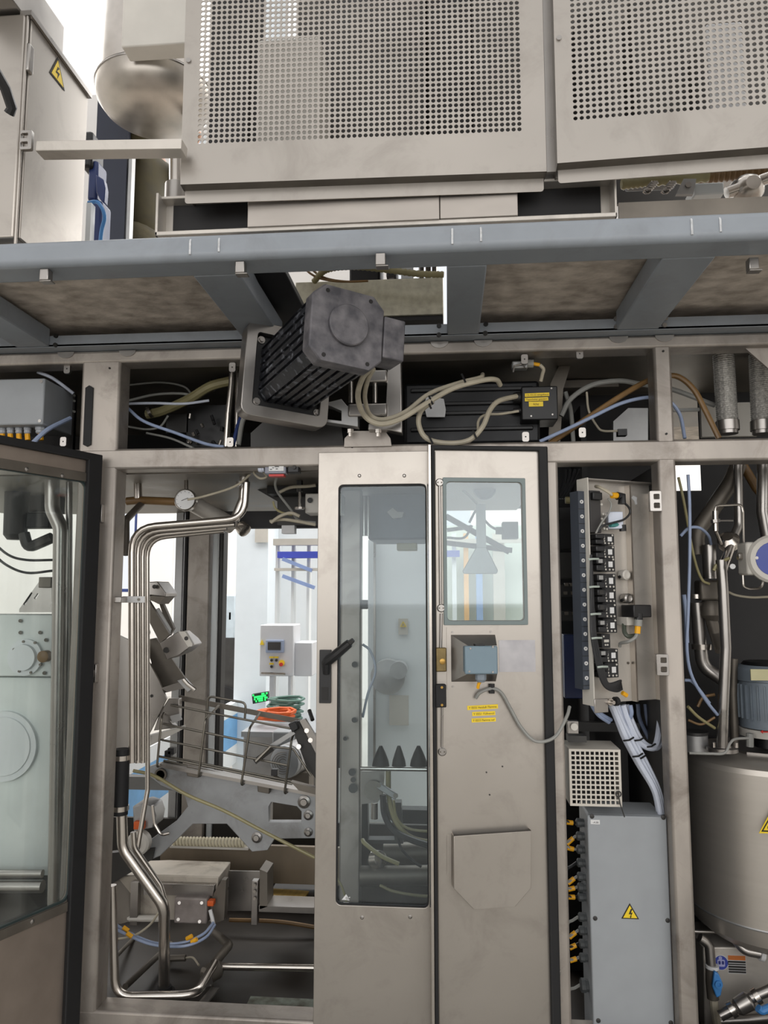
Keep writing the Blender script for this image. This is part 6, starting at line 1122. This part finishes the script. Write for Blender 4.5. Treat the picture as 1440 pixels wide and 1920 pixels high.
q = at(1432, 1372, .259); part('red_arrow', MB().plate([(q.x-.012, q.z), (q.x-.004, q.z+.006), (q.x-.004, q.z+.002), (q.x+.02, q.z+.002), (q.x+.02, q.z-.002), (q.x-.004, q.z-.002), (q.x-.004, q.z-.006)], (), .255, .258), RED, tm, smooth=0)
# tank
ct = at(1440, 1560, .40); tk2 = thing('process_tank', 'brushed stainless tank with rounded ends in the right bay', 'tank', (ct.x, ct.y, .45)); tz = lambda y: at(1440, y, .40).z; TR = 136*mpp(.40)
TKM = mat('brushed_tank', (186, 180, 172), .4, .7, .03, 70, (.04, .04, 1), .05)
part('shell', MB().lathe((ct.x, ct.y, 0), (0, 0, 1), [(tz(1690), TR), (tz(1425), TR)], 56), TKM, tk2); part('bottom_dish', MB().lathe((ct.x, ct.y, 0), (0, 0, 1), [(tz(1754), .02), (tz(1752), TR*.5), (tz(1742), TR*.78), (tz(1722), TR*.94), (tz(1690), TR)], 56), TKM, tk2)
part('top_dish', MB().lathe((ct.x, ct.y, 0), (0, 0, 1), [(tz(1425), TR), (tz(1416), TR*.985), (tz(1409), TR*.92), (tz(1405), TR*.7)], 56), TKM, tk2); part('weld_line', MB().lathe((ct.x, ct.y, 0), (0, 0, 1), [(tz(1692), TR+.0005), (tz(1690), TR+.002), (tz(1688), TR+.0005)], 56), ALU, tk2)
part('top_plate', MB().lathe((ct.x, ct.y, 0), (0, 0, 1), [(tz(1408), .13), (tz(1401), .13)], 8), STM, tk2)
px, py = 1440, 1548; yy = ct.y-TR-.0015; q = at(1452, 1545, yy); k5 = mpp(yy); T = [(q.x-27*k5, q.z-16*k5), (q.x+27*k5, q.z-16*k5), (q.x, q.z+30*k5)]
w2 = part('warning_sign', MB().plate(T, (), yy-.001, yy), LBY, tk2, label='yellow triangular warning sticker', smooth=0); part('black_border', MB().plate([(q.x+(x-q.x)*.85, q.z+(z-q.z)*.82) for x, z in T], [[(q.x+(x-q.x)*.72, q.z+(z-q.z)*.68) for x, z in T]], yy-.0018, yy-.001), INK, w2, smooth=0); part('pictogram', MB().box(q.x-12*k5, q.x+12*k5, yy-.0018, yy-.001, q.z-8*k5, q.z-4*k5), INK, w2, smooth=0)
# ---- pipes above the tank
def pp(name, pts, r, lab, m=STP, fr=.05, n=14, cat='pipe'): return pipe(name, pts, r, lab, m, fr, n, cat)
pp('bent_duct', [(1385, 870, .35), (1370, 905, .35), (1305, 1000, .35), (1308, 1040, .35)], .028, 'thick pipe slanting down from the deck in the right bay', STD, .08)
pp('straight_pipe', [(1384, 870, .3), (1386, 985, .3), (1365, 1030, .28)], .015, 'straight pipe dropping to the round valve in the right bay', STM, .05)
pp('brown_hose', [(1392, 870, .4), (1418, 915, .4), (1440, 940, .4)], .016, 'brown hose slanting right under the deck at the right edge', HOB, .02, 12, 'hose')
pp('pale_pipe', [(1432, 870, .3), (1431, 960, .3), (1440, 1010, .3)], .022, 'pale pipe dropping at the right edge above the blue gauge', STM, .04)
pp('main_pipe', [(1352, 1050, .2), (1356, 1110, .2), (1361, 1215, .2), (1356, 1330, .2), (1354, 1400, .22)], .0175, 'long polished standing pipe left of the blue-grey motor', STM, .05)
pp('joining_pipe', [(1374, 1015, .24), (1357, 1060, .21), (1353, 1080, .2)], .016, 'short polished pipe joining the round valve to the standing pipe', STP, .03)
pp('return_pipe', [(1306, 1130, .32), (1312, 1200, .32), (1318, 1250, .32), (1356, 1275, .3)], .022, 'pipe with an elbow curving behind the standing pipe', STM, .06)
pp('dull_standpipe', [(1376, 1235, .36), (1374, 1300, .36), (1378, 1400, .36)], .014, 'dull pipe standing behind the motor at right', STD)
pp('angled_pipe', [(1330, 1150, .3), (1342, 1190, .3), (1352, 1220, .26)], .02, 'angled pipe branch behind the standing pipe', STD, .03)
vb = thing('diaphragm_valve', 'stacked steel diaphragm valve body in the right bay', 'valve', at(1330, 1150, .3))
part('actuator', MB().cyl(at(1329, 1022, .3), at(1332, 1085, .3), .024, 16), STM, vb); part('bonnet', MB().pbox(1313, 1088, 1356, 1126, .27, .07), STD, vb, bev=.008); part('body', MB().lathe(at(1335, 1148, .3), (0, 0, 1), [(-.03, .02), (-.01, .04), (.02, .042), (.04, .03)], 18), STD, vb); part('clamp', MB().lathe(at(1316, 1212, .32)+Vector((0, 0, -.01)), (0, 0, 1), [(0, .034), (.018, .034)], 14), STP, vb); part('clamp', MB().lathe(at(1305, 1118, .32)+Vector((0, 0, -.008)), (0, 0, 1), [(0, .03), (.015, .03)], 14), STP, vb)
rv = thing('round_valve', 'round polished check valve at the head of the standing pipe', 'valve', at(1368, 1030, .25)); part('body', MB().lathe(at(1366, 1015, .25), (-.3, -.6, .5), [(-.03, .02), (-.015, .036), (.01, .036), (.025, .018)], 18), STP, rv)
nv = thing('needle_valve', 'small needle valve with a lever on a thin bent tube', 'valve', at(1342, 1000, .18))
part('tube', MB().tube(fillet([at(1341, 962, .18), at(1342, 948, .18), at(1390, 946, .18), at(1393, 960, .18), at(1394, 1018, .2)], .025), .0042, 8), STP, nv); part('valve_body', MB().cyl(at(1341, 958, .18), at(1342, 996, .18), .009, 10), STP, nv); part('nut', MB().cyl(at(1341, 974, .17), at(1342, 980, .17), .016, 8), STM, nv); part('lever', MB().cyl(at(1347, 976, .16), at(1375, 976, .15), .003, 6), STM, nv); part('stem', MB().cyl(at(1342, 996, .18), at(1352, 1020, .22), .006, 8), STP, nv)
bgz = thing('flow_gauge', 'large beige gauge head with a blue face cut off at the right edge', 'gauge', at(1430, 1090, .1)); c = at(1452, 1048, .08)
part('housing', MB().pbox(1400, 1016, 1445, 1078, .1, .08), CLP, bgz, bev=.008); part('bezel', MB().lathe(c, (-.25, -1, 0), [(-.08, .065), (-.03, .078), (.0, .078), (.008, .07), (.004, .058)], 32), CLP, bgz); part('blue_face', MB().lathe(c, (-.25, -1, 0), [(0, .056), (.006, .054)], 28), mat('royal_blue_face', (42, 62, 150), .35), bgz); part('port', MB().cyl(at(1383, 1043, .14), at(1402, 1043, .14), .012, 10), STP, bgz); part('collar', MB().cyl(at(1392, 1043, .14), at(1400, 1043, .14), .018, 10), BLK, bgz)
part('bezel_screw', MB().cyl(at(1419, 1046, .0), at(1419, 1046, .02), .005, 8), STM, bgz); part('impulse_tube', MB().tube(fillet([at(1393, 1075, .16), at(1394, 1100, .16), at(1405, 1104, .16), at(1428, 1104, .16), at(1431, 1085, .16)], .02), .0042, 8), STP, bgz); part('white_knob', MB().cyl(at(1372, 1062, .17), at(1374, 1062, .15), .009, 8), WHT, bgz)
loop('pale_tube', [(1290, 890, .1), (1293, 950, .1), (1293, 1050, .1), (1290, 1150, .1), (1288, 1220, .1), (1298, 1270, .12), (1325, 1315, .16), (1345, 1340, .2)], .0052, TBL, 'long pale blue tube hanging down beside the right post', 'tube')
loop('pale_tube', [(1276, 1005, .12), (1292, 990, .12), (1312, 990, .14), (1328, 1004, .2), (1333, 1020, .26)], .005, TBL, 'pale blue tube arching to the diaphragm valve', 'tube')
loop('pale_tube', [(1282, 1115, .16), (1286, 1150, .16), (1288, 1205, .14)], .007, TBL, 'thicker bluish tube close to the right post', 'tube')
loop('pale_tube', [(1284, 1275, .14), (1300, 1280, .14), (1330, 1318, .2)], .005, TBL, 'pale tube joining the long one near the tank top', 'tube')
loop('yellow_tube', [(1272, 895, .14), (1282, 940, .14), (1300, 1040, .2), (1315, 1085, .24), (1330, 1095, .25)], .0045, HOY, 'yellowed thin tube bending to the diaphragm valve', 'tube')
loop('yellow_tube', [(1338, 1070, .2), (1345, 1058, .2), (1368, 1046, .18)], .0055, HOY, 'short yellow-green tube left of the beige gauge head', 'tube')
loop('cream_cable', [(1362, 1108, .25), (1380, 1116, .25), (1410, 1120, .25), (1440, 1119, .25)], .004, CAB, 'cream cable running level under the beige gauge head')
loop('yellow_tube', [(1290, 1325, .15), (1310, 1345, .18), (1340, 1365, .22)], .005, HOY, 'yellowish tube low beside the tank top', 'tube')
loop('yellow_tube', [(1290, 1350, .2), (1315, 1358, .2), (1340, 1345, .2)], .004, HOB, 'brownish tube curling low beside the tank top', 'tube')
loop('orange_tube', [(1308, 1325, .25), (1318, 1308, .25), (1340, 1302, .25)], .005, HOB, 'orange-brown tube arching above the tank top', 'tube')
cn = thing('small_canister', 'short grey canister standing beside the tank lid', 'canister', at(1310, 1408, .3)); part('can', MB().lathe(at(1304, 1408, .3), (0, 0, 1), [(0, .042), (.055, .042), (.06, .036)], 20), ALU, cn); part('lid', MB().lathe(at(1304, 1408, .3), (0, 0, 1), [(.058, .044), (.066, .044)], 20), DGY, cn)
loop('grey_pipe', [(1292, 1412, .1), (1330, 1413, .1), (1358, 1412, .1), (1368, 1395, .12), (1378, 1386, .14), (1402, 1384, .2)], .0042, CGY, 'thin grey tube bent along the tank lid', 'tube')
fl2 = thing('tank_flange', 'bolted steel flange at the foot of the standing pipe', 'flange', at(1352, 1412, .25)); part('flange', MB().lathe(at(1354, 1408, .24), (0, 0, 1), [(0, .05), (.012, .05), (.014, .03), (.03, .026)], 20), STM, fl2)
for d in (-.036, -.012, .012, .036): c = at(1354, 1404, .24)+Vector((d, -.03, .01)); part('bolt', MB().cyl(c, c+Vector((0, 0, .016)), .005, 8), STP, fl2)
bb = thing('base_cabinet', 'stainless base cabinet with round blue sign and small notice under the tank', 'cabinet', at(1380, 1920, .5)); by = .34
part('box', MB().pplate([(1318, 1776), (1500, 1776), (1500, 1960), (1322, 1960)], by, .2), VSH, bb, bev=.004); part('shelf', MB().pbox(1300, 1752, 1500, 1776, .45, .1), STD, bb)
c = at(1352, 1805, by-.001); bs_ = part('mandatory_sign', MB().lathe((c.x, by-.0002, c.z), (0, -1, 0), [(0, .024), (.001, .024)], 28), WHT, bb, label='round blue mandatory sign with a pale figure'); 
part('blue_disc', MB().lathe((c.x, by-.0012, c.z), (0, -1, 0), [(0, .0222), (.0006, .0222)], 28), mat('sign_blue', (58, 72, 160), .5), bs_); SGP = mat('sign_pale', (170, 172, 214), .5)
part('figure_head', MB().lathe((c.x-.002, by-.0019, c.z+.015), (0, -1, 0), [(0, .0058), (.0005, .0058)], 14), SGP, bs_); part('figure_face', MB().plate(rrect(c.x-.012, c.x+.012, c.z-.012, c.z+.01, .004, 3), (), by-.0024, by-.0018), SGP, bs_, smooth=0)
for s_ in (-.0055, .0055): part('figure_lens', MB().plate(rrect(c.x+s_-.0036, c.x+s_+.0036, c.z-.005, c.z+.006, .002, 2), (), by-.003, by-.0024), mat('sign_dark', (44, 52, 120), .5), bs_, smooth=0)
q0, q1 = at(1366, 1824, by), at(1397, 1792, by); nt_ = part('notice', MB().box(q0.x-.001, q1.x+.001, by-.0012, by-.0002, q0.z-.001, q1.z+.001), WHT, bb, label='small orange and black notice', smooth=0); hN = q1.z-q0.z
part('orange_band', MB().box(q0.x, q1.x, by-.002, by-.0013, q0.z+hN*.74, q1.z), mat('notice_orange', (190, 110, 52), .5), nt_, smooth=0)
for f0, f1 in ((.58, .70), (.46, .54), (.30, .42), (.16, .27), (.02, .13)): part('text_line', MB().box(q0.x, q1.x, by-.002, by-.0013, q0.z+hN*f0, q0.z+hN*f1), DGY, nt_, smooth=0)
pp('valve_pipe', [(1312, 1758, .28), (1330, 1770, .28), (1334, 1818, .28)], .0155, 'bent pipe dropping to the blue-handled valve', STM, .04)
pp('cross_tube', [(1300, 1746, .4), (1440, 1748, .4)], .008, 'thin level pipe under the tank', STM)
pp('drain_elbow', [(1372, 1752, .3), (1395, 1782, .28), (1428, 1788, .26)], .016, 'bent outlet pipe right of the round blue sign', STM, .04); solo('white_collar', MB().cyl(at(1424, 1788, .26), at(1432, 1790, .26), .021, 14), WHT, 'white collar on the bent outlet pipe at the right edge', 'collar')
bv = thing('ball_valve', 'ball valve with blue lever on the bent pipe, lower right', 'valve', at(1338, 1880, .26)); part('white_ring', MB().cyl(at(1335, 1809, .28), at(1335, 1815, .28), .0215, 14), WHT, bv); part('body', MB().tube([at(1334, 1815, .28), at(1334, 1840, .28), at(1337, 1872, .28)], .019, 12), STD, bv)
part('blue_lever', MB().pplate([(1340, 1822), (1348, 1826), (1356, 1845), (1352, 1868), (1344, 1872), (1336, 1850)], .235, .016), BLU, bv, bev=.004); part('pivot', MB().lathe(at(1347, 1845, .235), (0, -1, 0), [(0, .012), (.006, .012), (.006, .006), (.002, .005)], 14), BLU, bv)
loop('white_hose', [(1338, 1872, .28), (1340, 1895, .28), (1346, 1930, .28)], .0135, CAB, 'cream hose hanging from the blue-handled ball valve', 'hose')
pp('valve_line', [(1350, 1905, .22), (1378, 1890, .22), (1405, 1872, .22), (1445, 1855, .22)], .016, 'slanting valve line with clamps at the lower right', STM, .04); 
for i, (px, py) in enumerate(((1372, 1893), (1418, 1868))): solo('line_clamp', MB().lathe(at(px, py, .22), (.85, 0, .5), [(-.008, .024), (.008, .024)], 14), STP, ['left', 'right'][i]+' clamp ring on the slanting valve line', 'clamp')
solo('valve_casting', MB().lathe(at(1394, 1882, .22), (.85, 0, .5), [(-.03, .018), (-.02, .026), (.02, .028), (.03, .018)], 14), STM, 'rounded casting in the slanting valve line', 'fitting')
pp('base_pipe', [(1345, 1915, .3), (1400, 1912, .3), (1445, 1908, .3)], .022, 'thick pipe along the bottom right edge', STM); bh = thing('lever_valve', 'blue valve handle at the right edge above the bottom pipe', 'handle', at(1430, 1895, .18)); part('handle', MB().tube(fillet([at(1421, 1890, .18), at(1428, 1896, .18), at(1446, 1888, .18)], .01), .012, 10), BLU, bh)
